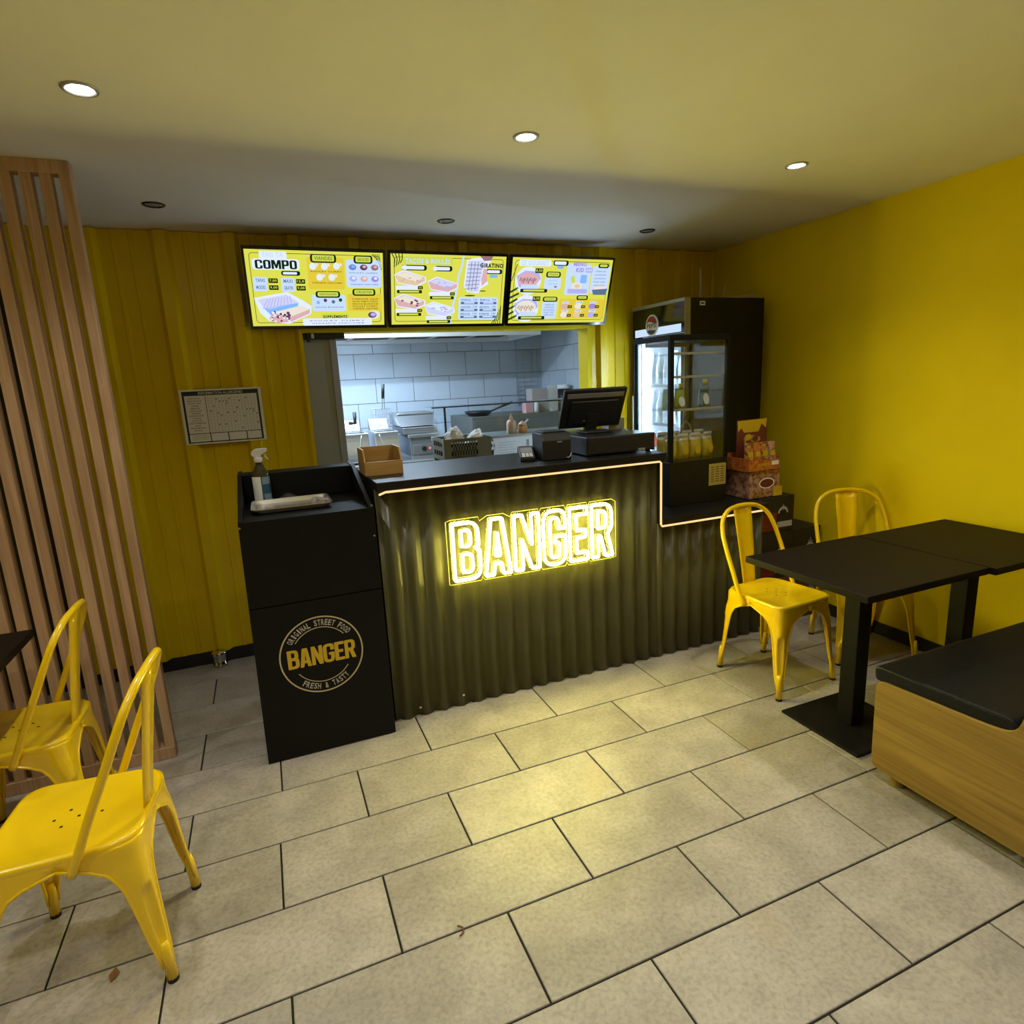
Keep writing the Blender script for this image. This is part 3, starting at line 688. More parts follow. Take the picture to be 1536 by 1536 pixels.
def tilt(y, z): a = math.radians(28); return (y * math.cos(a) - z * math.sin(a), .024 + y * math.sin(a) + z * math.cos(a))
def tprism(xa, xb, ya, yb, za, zb, y_off=.066):
    q = [tilt(ya, za), tilt(yb, za), tilt(yb, zb), tilt(ya, zb)]; return B().prism([(p[0] + y_off, p[1]) for p in q], 0, xa, xb)
tprism(-.183, .183, .0, .022, .0, .232).obj('screen_case', 'black_plastic', mn, bevel=.004)
tprism(-.14, .14, -.014, -.0005, .03, .17).obj('rear_cover', 'black_plastic', mn, bevel=.006)
tprism(-.165, .165, -.004, -.0005, .186, .212).obj('vent_strip', 'lens_off', mn, bevel=.001)
tprism(-.170, .170, .0222, .0235, .012, .220).obj('glass_front', 'black_gloss', mn)
for a in (-.055, .0): tprism(a, a + .012, -.0165, -.0145, .05, .056).obj('port_screw', 'silver', mn)
nb = thing('napkin_box', 'small grey box of white napkins beside the till monitor', 'napkin box', (1.842, -.517, CT + .1005), math.radians(-3))
b_ = B(); b_.box(-.05, .05, -.04, .04, .001, .006); b_.box(-.05, .05, -.04, -.036, .006, .062); b_.box(-.05, .05, .036, .04, .006, .062); b_.box(-.05, -.046, -.036, .036, .006, .062); b_.box(.046, .05, -.036, .036, .006, .062)
b_.obj('holder', 'silver', nb)
for a, h, k in ((-.022, .105, .008), (-.003, .118, -.004), (.016, .096, .004)):
    B().hexa([(-.042, a, .008), (.04, a, .008), (.04, a + .008, .008), (-.042, a + .008, .008)], [(-.036 + k, a - .012, h - .018), (.03 + k, a - .008, h), (.03 + k, a - .002, h), (-.036 + k, a - .006, h - .018)]).obj('napkins', 'paper', nb)

# ================================================================== menu screens
def screen(x0, x1, label):
    zt, zb, yt, yb = 2.283, 1.886, .050, .192
    t = thing('menu_screen', label, 'screen', ((x0 + x1) / 2, (yt + yb) / 2, zb), 0, 'menu screens over the hatch'); O = tuple(t.location)
    U = Vector((x1 - x0, 0, 0)); V = Vector((0, yb - yt, zb - zt)); N = V.cross(U).normalized()
    if N.y > 0: N = -N
    o = Vector((x0, yt, zt)); H = V.length; Wd = U.length
    def slab(u0, v0, u1, v1, d0, d1):
        P = lambda u, v, d: o + U * u + V * v + N * d - Vector(O)
        return B().hexa([P(u0, v1, d0), P(u1, v1, d0), P(u1, v0, d0), P(u0, v0, d0)], [P(u0, v1, d1), P(u1, v1, d1), P(u1, v0, d1), P(u0, v0, d1)])
    slab(0, 0, 1, 1, -.032, -.0015).obj('case', 'black_plastic', t, bevel=.003)
    bu, bv = .012 / Wd, .013 / H
    for nm, a in (('bezel', (0, 0, 1, bv)), ('bezel', (0, 1 - bv * 1.25, 1, 1)), ('bezel', (0, bv, bu, 1 - bv * 1.25)), ('bezel', (1 - bu, bv, 1, 1 - bv * 1.25))): slab(*a, -.0014, .004).obj(nm, 'black_gloss', t)
    for uu in (.35, .65):   # wall bracket arms
        q = o + U * uu + V * .45 - N * .032; B(O).tube([q, (q.x, YB - .0, q.z - .01)], .012, 6).obj('bracket_arm', 'black_trim', t)
    sc_ = slab(bu, bv, 1 - bu, 1 - bv * 1.25, -.0013, -.0004).obj('display', 'scr_yellow', t)
    f = Face(o + U * bu + V * bv - N * .0004 - Vector(O), U * (1 - 2 * bu), V * (1 - 2.25 * bv), N, .0004)
    return t, sc_, f
def P_(sc_, bld, nm, m): return bld.obj(nm, 'scr_' + m, sc_)
def frame_line(f, sc_, col='green'):
    b = B(); q = rounded([(.03 * 1.75, .045, .05), (.975 * 1.75, .045, .05), (.975 * 1.75, .955, .05), (.03 * 1.75, .955, .05)], 4); q = [(a / 1.75, c) for a, c in q]
    f.line(b, q + [q[0]], .007, 1); P_(sc_, b, 'border_line', col)
def clip(f, sc_, a0, b0, a1, b1, txt):
    P_(sc_, f.rect(B(), a0, b0, a1, b1, 3, .04), 'heading_pill', 'black'); P_(sc_, f.rect(B(), a0 + .015, b0 + .012, a1 - .015, b1 - .018, 4, .02), 'heading_plate', 'lime')
    P_(sc_, f.text(B(), txt, a0 + .03, b0 + .03, a1 - .03, b1 - .035, 5, .0), 'heading_text', 'green')
def pill(f, sc_, a0, b0, a1, b1):
    P_(sc_, f.rect(B(), a0, b0, a1, b1, 3, .035), 'pill', 'black'); P_(sc_, f.rect(B(), a0 + .012, b0 + .014, a1 - .022, b1 - .014, 4, .02), 'pill_plate', 'pale')
def price(f, sc_, a, b, s, wd=.055, hh=.06):
    P_(sc_, f.rect(B(), a, b, a + wd, b + hh, 5, .01), 'price_tag', 'black'); P_(sc_, f.text(B(), s, a + .007, b + .012, a + wd - .008, b + hh - .012, 6, .02), 'price_text', 'lime')
def lines(f, sc_, a0, b0, a1, dy, n, col='ink', hh=.018, k=4, jag=.12):
    b = B(); words = ['SALADE TOMATE OIGNON', 'SAUCE BLANCHE', 'POULET CURRY', 'VIANDE HACHEE', 'FRITES MAISON', 'CHEDDAR OEUF']
    for i in range(n):
        q = random.uniform(0, jag) * (a1 - a0); f.text(b, words[(i + n) % 6], a0 + q / 2, b0 + i * dy, a1 - q / 2, b0 + i * dy + hh, k, .01)
    P_(sc_, b, 'menu_text', col)
def wrap_pic(f, sc_, a, b, sa, sb_, base, top, spots, rot=.12):
    def tr(u, v): return (a + u * sa, b + v * sb_ + rot * (u - .5) * sb_)
    P_(sc_, f.poly(B(), [tr(*p) for p in ((-.03, .28), (.28, -.1), (1.03, .3), (1.05, .66), (.72, 1.08), (.08, .92))], 2), 'picture_halo', 'pale')
    P_(sc_, f.poly(B(), [tr(*p) for p in ((0, .34), (.3, 0), (1, .36), (1, .62), (.7, .98), (.10, .85))], 3), 'food_picture', base)
    P_(sc_, f.poly(B(), [tr(*p) for p in ((.04, .32), (.32, .04), (.96, .38), (.66, .70))], 4), 'food_topping', top)
    bq = B()
    for i in range(9):
        u, v = .15 + .75 * random.random(), .3 + .45 * random.random(); c = [tr(u + dx, v + dy) for dx, dy in ((0, 0), (.07, -.06), (.10, .02), (.03, .09))]; f.poly(bq, c, 5)
    P_(sc_, bq, 'food_detail', spots)

# left screen
tv, sd, f = screen(.0, .738, 'left menu screen headed COMPO on a yellow background')
frame_line(f, sd)
P_(sd, f.rect(B(), .10, .02, .29, .12, 2, .02), 'title_halo', 'pale'); P_(sd, f.text(B(), 'FAIS TA', .125, .03, .265, .095, 4, .02), 'title_text', 'white')
P_(sd, f.rect(B(), .045, .115, .375, .255, 3, .04), 'title_halo', 'pale'); bq = B(); xx = .065
for c_ in 'COMPO':
    out, ins = LET[c_]; wm = max(p[0] for p in out); vs, fs = fill_mesh([rounded(out, 3)] + [rounded(q, 3) for q in ins])
    bq.add([f.p(xx + v.x * .103, .243 - v.y * .113, 5) for v in vs], fs); xx += wm * .103 + .005
P_(sd, bq, 'title_text', 'black')
pill(f, sd, .24, .265, .375, .325)
for i, (a, b, lab, pr) in enumerate(((.05, .36, 'TAPAS', '7,00'), (.05, .45, 'MODES', '9,00'), (.245, .365, 'MAXI', '12,0'), (.245, .455, 'GRATIN', '9,00'))):
    P_(sd, f.rect(B(), a - .012, b - .012, a + .085, b + .082, 2, .02), 'label_plate', 'white'); P_(sd, f.text(B(), lab, a + .006, b + .008, a + .07, b + .055, 4, .02), 'label_text', 'ink'); price(f, sd, a + .095, b + .004, pr, .066, .06)
P_(sd, f.poly(B(), [(.03, .62), (.27, .54), (.385, .66), (.44, .73), (.43, .84), (.26, .975), (.12, .93), (.06, .82)], 2), 'picture_halo', 'pale')
P_(sd, f.poly(B(), [(.055, .645), (.26, .575), (.345, .68), (.13, .775), (.09, .75)], 3), 'food_picture', 'glaze'); P_(sd, f.poly(B(), [(.09, .755), (.345, .685), (.335, .74), (.14, .86)], 3), 'wrap_shadow', 'sky')
bq = B()
for i in range(9): f.line(bq, [(.085 + i * .026, .765 - i * .009), (.125 + i * .020, .64 - i * .0065)], .010, 4)
P_(sd, bq, 'grill_marks', 'lilac')
P_(sd, f.poly(B(), [(.12, .90), (.15, .82), (.36, .72), (.425, .77), (.42, .83), (.27, .95), (.16, .955)], 4), 'food_picture', 'rose'); P_(sd, f.poly(B(), [(.15, .815), (.36, .72), (.425, .77), (.27, .88)], 5), 'food_topping', 'cream')
bq = B()
for i in range(16):
    u, v = .13 + .14 * random.random(), .81 + .13 * random.random(); f.disc(bq, u, v, .006 + .008 * random.random(), 6, 7)
P_(sd, bq, 'food_detail', 'maroon'); bq = B()
for i in range(12):
    u, v = .13 + .14 * random.random(), .81 + .13 * random.random(); f.disc(bq, u, v, .006 + .007 * random.random(), 7, 7)
P_(sd, bq, 'food_detail', 'pale')
P_(sd, f.rect(B(), .43, .08, .70, .50, 2, .03), 'menu_panel', 'amber')
for (a, b) in ((.47, .18), (.555, .18), (.645, .17), (.515, .32), (.605, .32)):
    P_(sd, f.disc(B(), a, b + .02, .025, 3, 14), 'meat_picture', 'pale'); P_(sd, f.disc(B(), a + .028, b, .015, 4, 12, .8), 'sauce_cup', 'cream')
lines(f, sd, .45, .255, .685, .15, 2, 'black', .018)
clip(f, sd, .455, .04, .645, .15, 'VIANDES'); 
P_(sd, f.rect(B(), .715, .10, .985, .475, 2, .04), 'menu_panel', 'white')
for i, (a, b) in enumerate(((.765, .20), (.85, .20), (.935, .20), (.765, .355), (.85, .355), (.935, .355))):
    P_(sd, f.disc(B(), a, b, .029, 3, 16, .75), 'side_picture', ('blue', 'maroon', 'brown', 'lilac', 'rose', 'purple')[i])
    P_(sd, f.disc(B(), a + .005, b - .01, .014, 4, 12, .7), 'side_detail', ('sky', 'rose', 'rose', 'pale', 'cream', 'pale')[i])
lines(f, sd, .74, .265, .96, .155, 2, 'ink', .018)
clip(f, sd, .775, .045, .92, .15, 'SAUCES')
P_(sd, f.rect(B(), .445, .575, .70, .80, 2, .03), 'menu_panel', 'white')
for i, (a, b) in enumerate(((.49, .68), (.545, .65), (.605, .67), (.66, .645))): P_(sd, f.disc(B(), a, b, .014, 3, 9), 'drink_picture', ('sky', 'maroon', 'ink', 'green')[i])
lines(f, sd, .465, .735, .685, .05, 1, 'ink', .018); clip(f, sd, .475, .525, .66, .615, 'GRATINAGES')
P_(sd, f.rect(B(), .715, .56, .985, .80, 2, .03), 'menu_panel', 'amber'); lines(f, sd, .745, .62, .96, .034, 5, 'black', .02); clip(f, sd, .755, .49, .935, .585, 'CRUDITES')
P_(sd, f.rect(B(), .365, .90, .90, 1.0, 3, .02), 'menu_panel', 'pale'); P_(sd, f.rect(B(), .505, .835, .72, .905, 2, .02), 'title_halo', 'lime'); P_(sd, f.text(B(), 'SUPPLÉMENTS', .52, .85, .705, .895, 5, .04), 'title_text', 'black'); lines(f, sd, .40, .925, .865, .036, 2, 'ink', .016)
P_(sd, f.disc(B(), .92, .85, .045, 2, 18, .8), 'picture_halo', 'cream'); P_(sd, f.disc(B(), .905, .855, .034, 3, 18, .7), 'sauce_bowl', 'maroon'); P_(sd, f.disc(B(), .912, .85, .022, 4, 14, .7), 'sauce_picture', 'lilac')
b = B()
for i in range(5): f.line(b, [(.915 + i * .014, .02), (.955 + i * .008, .09 + i * .035)], .008, 2)
P_(sd, b, 'palm_leaf', 'green')

# middle screen
tv, sd, f = screen(.757, 1.480, 'middle menu screen headed TACOS and ROULÉS')
frame_line(f, sd)
b = B()
for i in range(4): f.line(b, [(.012 + i * .028, .0), (.035 + i * .02, .08), (.03 + i * .016, .19 - i * .02)], .014, 2)
P_(sd, b, 'palm_leaf', 'green')
P_(sd, f.rect(B(), .10, .035, .52, .14, 2, .03), 'title_halo', 'lime'); P_(sd, f.text(B(), 'TACOS & ROULÉS', .12, .045, .50, .13, 4, .03), 'title_text', 'white')
pill(f, sd, .09, .15, .30, .225); pill(f, sd, .36, .155, .52, .23); P_(sd, f.disc(B(), .115, .187, .026, 5, 14, .75), 'tag_disc', 'pale'); P_(sd, f.disc(B(), .375, .193, .022, 5, 14, .8), 'tag_disc', 'pale')
for (a, b_, ba, to, sp_) in ((.035, .245, 'bread', 'cream', 'rose'), (.315, .33, 'rose', 'glaze', 'lilac'), (.03, .575, 'rose', 'cream', 'maroon'), (.29, .685, 'glaze', 'pale', 'lilac')):
    wrap_pic(f, sd, a, b_, .25, .19, ba, to, sp_)
    y_ = b_ + .195
    P_(sd, f.rect(B(), a + .005, y_, a + .19, y_ + .055, 4), 'label_plate', 'pale'); P_(sd, f.rect(B(), a + .015, y_ + .06, a + .225, y_ + .105, 4, .01), 'label_bar', 'black'); P_(sd, f.rect(B(), a + .035, y_ + .068, a + .20, y_ + .095, 5), 'label_strip', 'lime'); price(f, sd, a + .19, y_ + .002, '9€', .042, .045)
b = B(); f.line(b, [(.615, 0), (.605, .14), (.575, .30), (.56, .55), (.53, .75), (.515, 1.0)], .03, 2); P_(sd, b, 'divider', 'white')
P_(sd, f.poly(B(), [(.645, .06), (.72, .03), (.87, .0), (.86, .08), (.80, .25), (.85, .40), (.78, .47), (.76, .545), (.66, .52), (.625, .44)], 2), 'picture_halo', 'pale')
P_(sd, f.poly(B(), [(.66, .075), (.80, .07), (.775, .35), (.76, .51), (.68, .52), (.635, .44)], 3), 'food_picture', 'glaze')
b = B()
for i in range(7): f.line(b, [(.655 - i * .003, .13 + i * .058), (.79 - i * .006, .13 + i * .055)], .008, 4)
for i in range(3): f.line(b, [(.69 + i * .03, .08), (.668 + i * .03, .5)], .008, 4)
P_(sd, b, 'grill_marks', 'ink'); P_(sd, f.poly(B(), [(.80, .17), (.83, .20), (.835, .36), (.79, .43), (.78, .35)], 4), 'food_topping', 'rose'); P_(sd, f.poly(B(), [(.76, .0), (.88, .0), (.86, .06), (.80, .07)], 4), 'food_topping', 'brown')
P_(sd, f.text(B(), 'GIRATINO', .765, .10, .975, .165, 6, .045), 'title_text', 'black'); pill(f, sd, .82, .185, .97, .255); P_(sd, f.rect(B(), .855, .262, .93, .31, 4, .02), 'tag_plate', 'sky')
b = B(); f.disc(b, .685, .575, .05, 2, 16, .12); f.disc(b, .80, .505, .03, 2, 16, .15); P_(sd, b, 'picture_shadow', 'green')
P_(sd, f.rect(B(), .585, .595, .945, .94, 3, .04), 'menu_panel', 'white')
for i in range(3):
    for j in range(2):
        a, y_ = .605 + j * .175, .625 + i * .105; P_(sd, f.rect(B(), a, y_ + .042, a + .155, y_ + .078, 4, .008), 'label_bar', 'ink'); P_(sd, f.rect(B(), a + .03, y_ + .046, a + .125, y_ + .068, 5), 'label_strip', 'white'); P_(sd, f.text(B(), ('PEPPERONI', 'BBQ', 'CHICKEN', 'MARGARITA', 'MERGUEZ', 'KEBAB')[i * 2 + j], a, y_, a + .09, y_ + .028, 5, .02), 'label_text', 'ink'); P_(sd, f.text(B(), '7,50', a + .11, y_ - .004, a + .15, y_ + .03, 5, .02), 'price_text', 'ink')
b = B()
for i in range(5): f.line(b, [(.90 + i * .02, 1.0), (.93 + i * .012, .93 - i * .05)], .012, 4)
P_(sd, b, 'palm_leaf', 'green')

# right screen
tv, sd, f = screen(1.497, 2.220, 'right menu screen with purple MENU KID panel')
frame_line(f, sd)
b = B()
for i in range(6): f.line(b, [(.0, .52 + i * .085), (.075 + .01 * (i % 2), .45 + i * .085)], .03, 2)
f.line(b, [(.005, .35), (.05, .10)], .012, 2); P_(sd, b, 'palm_leaf', 'green')
P_(sd, f.rect(B(), .065, .03, .375, .125, 2, .03), 'title_halo', 'pale'); P_(sd, f.text(B(), 'ZE GOURMET', .085, .042, .35, .115, 4, .035), 'title_text', 'white')
pill(f, sd, .395, .03, .545, .11); P_(sd, f.rect(B(), .435, .11, .50, .155, 3, .02), 'tag_plate', 'sky')
for y_, lab in ((.175, 'a'), (.60, 'b')):
    P_(sd, f.disc(B(), .165, y_ + .17, .125, 2, 24, .95), 'picture_halo', 'pale'); P_(sd, f.poly(B(), [(.05, y_ + .10), (.13, y_ + .02), (.26, y_ + .03), (.285, y_ + .14), (.22, y_ + .26), (.08, y_ + .27)], 3), 'wrap_paper', 'lilac'); P_(sd, f.disc(B(), .165, y_ + .155, .10, 4, 20, .62), 'food_picture', 'rose' if lab == 'a' else 'cream')
    bq = B()
    for i in range(10): f.line(bq, [(.085 + i * .016, y_ + .17 + .02 * (i % 3)), (.095 + i * .016, y_ + .12 + .015 * (i % 2))], .012, 5)
    P_(sd, bq, 'food_detail', 'maroon' if lab == 'a' else 'brown'); P_(sd, f.rect(B(), .10, y_ + .225, .27, y_ + .285, 5), 'label_plate', 'white'); P_(sd, f.rect(B(), .095, y_ + .29, .36, y_ + .345, 5, .015), 'label_bar', 'black'); P_(sd, f.rect(B(), .125, y_ + .30, .33, y_ + .33, 6), 'label_strip', 'lime'); price(f, sd, .225, y_ - .02, '8,50', .075, .07)
P_(sd, f.rect(B(), .325, .29, .49, .47, 2, .03), 'menu_panel', 'white'); lines(f, sd, .36, .325, .455, .05, 2, 'sky', .022); P_(sd, f.disc(B(), .44, .43, .016, 4, 10, .5), 'spoon_picture', 'brown'); clip(f, sd, .335, .20, .48, .29, 'CHOIX')
P_(sd, f.rect(B(), .325, .66, .475, .93, 2, .03), 'menu_panel', 'white'); lines(f, sd, .345, .70, .455, .04, 5, 'ink', .022); clip(f, sd, .325, .585, .475, .665, 'SUPPL')
P_(sd, f.rect(B(), .535, .08, .785, .555, 2, .03), 'menu_panel', 'white'); P_(sd, f.text(B(), 'MENU', .60, .05, .73, .11, 4, .04), 'title_text', 'purple'); P_(sd, f.text(B(), 'KID', .63, .135, .71, .20, 4, .04), 'title_text', 'purple'); P_(sd, f.rect(B(), .725, .13, .80, .205, 4, .015), 'price_tag', 'lilac'); P_(sd, f.text(B(), '6,00', .735, .15, .79, .185, 5, .02), 'price_text', 'pale')
P_(sd, f.disc(B(), .655, .42, .055, 3, 16, .7), 'plate_picture', 'cream'); P_(sd, f.disc(B(), .66, .415, .028, 4, 12, .6), 'nugget_picture', 'bread'); P_(sd, f.rect(B(), .685, .24, .75, .37, 4, .02), 'cup_picture', 'sky'); P_(sd, f.poly(B(), [(.585, .28), (.62, .25), (.635, .36), (.60, .37)], 4), 'toy_picture', 'lime'); P_(sd, f.rect(B(), .565, .46, .77, .53, 4, .02), 'label_bar', 'lilac')
P_(sd, f.rect(B(), .80, .10, .985, .52, 2, .03), 'menu_panel', 'white'); lines(f, sd, .825, .17, .95, .055, 5, 'ink', .022); clip(f, sd, .855, .06, .965, .13, 'EXTRA'); P_(sd, f.poly(B(), [(.82, .47), (.985, .45), (.97, .55), (.84, .55)], 4), 'bowl_picture', 'ink'); P_(sd, f.disc(B(), .905, .455, .065, 3, 16, .5), 'fries_picture', 'cream')
P_(sd, f.rect(B(), .50, .62, .985, .93, 1, .02), 'menu_panel', 'amber'); clip(f, sd, .67, .56, .79, .635, 'DESSERT')
for i, (a, y_) in enumerate(((.56, .66), (.70, .66), (.85, .66), (.56, .80), (.70, .80), (.85, .80))):
    P_(sd, f.rect(B(), a - .03, y_ - .005, a + .04, y_ + .03, 3), 'label_plate', 'pale'); P_(sd, f.text(B(), ('TARTE', 'GAUFRE', 'GLACE', 'DONUT', 'COOKIE', 'CREPE')[i], a - .025, y_, a + .035, y_ + .022, 4, .02), 'label_text', 'ink'); P_(sd, f.disc(B(), a, y_ + .075, .042, 3, 14, .6), 'dessert_picture', ('rose', 'cream', 'purple', 'cream', 'bread', 'lilac')[i]); price(f, sd, a + .028, y_ + .06, '3€', .045, .045)

# ================================================================== allergen poster
po = thing('allergen_poster', 'white allergen information sheet with a dark header on the corrugated wall', 'poster', (-.197, .199, 1.285)); PO = (-.197, .199, 1.285)
B(PO).box(-.402, .006, .1985, .2045, 1.285, 1.578).obj('sheet', 'print_white', po)
f = Face(Vector((-.402, .1985, 1.578)) - Vector(PO), (.408, 0, 0), (0, 0, -.293), (0, -1, 0), .0004)
b = B(); f.rect(b, .03, .03, .965, .11, 1); f.rect(b, .03, .11, .055, .975, 1); f.rect(b, .94, .11, .965, .975, 1); f.rect(b, .055, .955, .94, .975, 1); f.rect(b, .055, .80, .94, .812, 1); f.rect(b, .30, .12, .306, .80, 1)
for q in (.30, .52, .75): f.rect(b, q, .812, q + .012, .955, 1)
b.obj('header_and_rules', 'poster_green', po)
f.text(B(), 'INFORMATION ALLERGENES', .23, .045, .77, .095, 3, .01).obj('header_text', 'print_white', po)
b = B()
for i in range(15): f.rect(b, .335 + i * .0405, .13, .3385 + i * .0405, .80, 1)
for i in range(15): f.rect(b, .306, .165 + i * .0425, .94, .1685 + i * .0425, 1)
b.obj('table_grid', 'print_grey', po)
b = B()
for i, s_ in enumerate(('PAIN TACOS', 'SAUCE BLANCHE', 'POULET CURRY', 'KEBAB', 'MERGUEZ', 'CORDON BLEU', 'TENDERS', 'VIANDE HACHEE', 'CHEDDAR', 'RACLETTE', 'SAUCE FROMAGERE', 'OEUF', 'FRITES MAISON', 'NUTELLA')):
    wd = .012 * len(s_) + .02; f.text(b, s_, .17 - wd / 2, .15 + i * .045, .17 + wd / 2, .172 + i * .045, 2, .01)
for i in range(26):
    a, c = random.randrange(15), random.randrange(14); f.rect(b, .345 + a * .0405, .178 + c * .0425, .362 + a * .0405, .196 + c * .0425, 2)
for i in range(4): f.text(b, 'CE TABLEAU EST INDICATIF', .08, .835 + i * .025, .28, .848 + i * .025, 2, 0)
b.obj('entries', 'print_dark', po)

# ================================================================== kitchen fittings
kt = thing('kitchen_bench', 'steel bench carrying the fryers and the grill', 'bench', (1.15, 2.6, 0)); KO = (1.15, 2.6, 0)
B(KO).box(.46, 1.95, 2.18, 3.18, .80, .84).obj('top', 'brushed_steel', kt, bevel=.004)
B(KO).box(.48, 1.93, 2.22, 3.16, .25, .275).obj('under_shelf', 'brushed_steel', kt)
for a in (.50, 1.91):
    for c in (2.24, 3.14): B(KO).cyl((a, c, 0), (a, c, .80), .02, .02, 10).obj('leg', 'brushed_steel', kt)
def fryer(x0, x1, label, basket_up):
    y0, y1, z = 2.28, 2.78, .84; xm = (x0 + x1) / 2
    t = thing('deep_fryer', label, 'fryer', (xm, 2.5, z), 0, 'fryers on the kitchen bench'); O = (xm, 2.5, z)
    n = 7; sec = [(y0 + .035 * math.sin(i / n * PI / 2) ** 2, z + .02 + .27 * i / n) for i in range(n + 1)]
    B(O).prism([(y1, z + .02)] + sec + [(y1, z + .29)], 0, x0, x1).obj('housing', 'steel', t, bevel=.006)
    B(O).box(x0 + .03, x1 - .03, y0 + .08, y1 - .12, z + .2905, z + .294).obj('oil_well', 'amber_fluid', t)
    B(O).prism([(y1 - .11, z + .2905), (y1, z + .2905), (y1, z + .40), (y1 - .04, z + .40)], 0, x0 + .02, x1 - .02).obj('control_head', 'brushed_steel', t, bevel=.004)
    for a in (x0 + .03, x1 - .03):
        for c in (y0 + .05, y1 - .04): B(O).cyl((a, c, z), (a, c, z + .02), .014, .014, 8).obj('foot', 'rubber', t)
    nn = 8; q = [(x0 + (x1 - x0) * (.72 if not basket_up else .18) + (.035 if basket_up else -.02) * math.sin(i / nn * PI), y0 + .026 - .003 + .03 * (i / nn) * 0, z + .03 + .24 * i / nn) for i in range(nn + 1)]
    B(O).tube([(a, y0 + .0345 * math.sin((c - z - .02) / .27 * PI / 2) ** 2 - .002, c) for a, _, c in q], .006, 6).obj('edge_trim', 'steel', t, True)
    h = .10 if basket_up else .0
    by0, by1, bz0, bz1 = y0 + .09, y1 - .14, z + .296 + (h - .0 if basket_up else 0), z + .30 + h + (.10 if basket_up else .035)
    if basket_up: bz0 = z + .296
    k = B(O)
    for i in range(8):
        a = x0 + .04 + (x1 - x0 - .08) * i / 7; k.tube([(a, by0, bz1), (a, by0, bz0), (a, by1, bz0), (a, by1, bz1)], .0016, 4)
    for i in range(5):
        c = bz0 + (bz1 - bz0) * i / 4; k.tube([(x0 + .04, by0, c), (x1 - .04, by0, c), (x1 - .04, by1, c), (x0 + .04, by1, c)], .0016, 4, True)
    k.obj('basket', 'wire', t)
    if basket_up:
        B(O).tube([(xm - .012, by0 - .002, bz1), (xm - .006, by0 - .03, bz1 + .12)], .004, 6).obj('handle_rod', 'wire', t); B(O).tube([(xm + .014, by0 - .002, bz1), (xm + .010, by0 - .03, bz1 + .12)], .004, 6).obj('handle_rod', 'wire', t)
        B(O).tube([(xm + .0, by0 - .03, bz1 + .10), (xm + .008, by0 - .05, bz1 + .235)], [.015, .016], 10).obj('grip', 'black_plastic', t, True)
    else:
        B(O).tube([(xm - .01, by0 - .002, bz1), (xm, by0 - .04, bz1 + .05)], .004, 6).obj('handle_rod', 'wire', t)
        B(O).tube([(xm - .05, by0 - .03, bz1 + .055), (xm + .005, by0 - .045, bz1 + .055), (xm + .008, by0 - .05, bz1 + .155)], .017, 10).obj('grip', 'black_plastic', t, True)
    return t
fryer(.672, .905, 'left deep fryer with its basket lowered, short black grip', False)
fryer(.962, 1.190, 'right deep fryer with raised wire basket and black grip', True)
gr = thing('contact_grill', 'steel grill with round black knob and red lamp', 'grill', (1.40, 2.55, .84)); RO = (1.40, 2.55, .84)
B(RO).box(1.29, 1.56, 2.27, 2.85, .875, 1.055).obj('base_housing', 'brushed_steel', gr, bevel=.006)
B(RO).box(1.31, 1.54, 2.262, 2.2695, .895, .985).obj('control_plate', 'steel', gr, bevel=.002)
B(RO).box(1.27, 1.58, 2.25, 2.30, 1.0555, 1.085).obj('drip_edge', 'steel', gr, bevel=.006)
B(RO).box(1.24, 1.58, 2.32, 2.86, 1.0855, 1.15).obj('lower_plate', 'brushed_steel', gr, bevel=.006)
B(RO).prism([(2.34, 1.16), (2.86, 1.16), (2.86, 1.285), (2.55, 1.285)], 0, 1.22, 1.60).obj('upper_lid', 'brushed_steel', gr, bevel=.008)
B(RO).box(1.23, 1.6, 2.50, 2.55, 1.262, 1.282).obj('lid_handle', 'steel', gr, bevel=.005)
B(RO).box(1.29, 1.56, 2.255, 2.85, .84, .8745).obj('plinth', 'steel', gr, bevel=.004)
B(RO).cyl((1.415, 2.262, .945), (1.415, 2.235, .945), .026, .022, 18).obj('knob', 'black_plastic', gr)
B(RO).cyl((1.475, 2.262, .945), (1.475, 2.256, .945), .010, .010, 10).obj('pilot_lamp', 'red_led', gr)
hd = thing('extractor_hood', 'long white extractor hood over the kitchen bench', 'extractor hood', (1.5, 2.75, 1.99)); DO = (1.5, 2.75, 1.99)
h_ = B(DO); h_.box(.12, 2.72, 2.28, 2.30, 1.992, CEIL); h_.box(.12, 2.72, 2.30, 3.18, 2.06, 2.075); h_.box(.12, .14, 2.30, 3.18, 1.992, 2.06); h_.box(2.70, 2.72, 2.30, 3.18, 1.992, 2.06); h_.box(.14, 2.70, 3.12, 3.18, 1.992, 2.06)
h_.obj('canopy', 'white_enamel', hd)
for i in range(5): B(DO).box(.50 + i * .42, .88 + i * .42, 2.36, 3.05, 2.03, 2.055).obj('baffle_filter', 'black_trim', hd)
for a in (.89, 1.31, 1.73, 2.15): B(DO).box(a, a + .025, 2.32, 3.1, 2.02, 2.045).obj('filter_rail', 'white_enamel', hd)
B(DO).box(.42, 1.32, 2.305, 2.345, 2.045, 2.0595).obj('hood_lamp', 'kitchen_tube', hd)
l = bpy.data.lights.new('hood_light', 'AREA'); l.shape = 'RECTANGLE'; l.size = 1.0; l.size_y = .04; l.energy = KITCHEN_W * .45; l.color = (.58, .78, 1.0)
lo = bpy.data.objects.new('hood_light', l); COL.objects.link(lo); lo.parent = hd; lo.location = (.87 - 1.5, 2.325 - 2.75, .050)
tb = thing('tube_light', 'white tube light on the kitchen ceiling', 'ceiling light', (.75, 1.55, CEIL)); TO = (1.0, 1.35, CEIL)
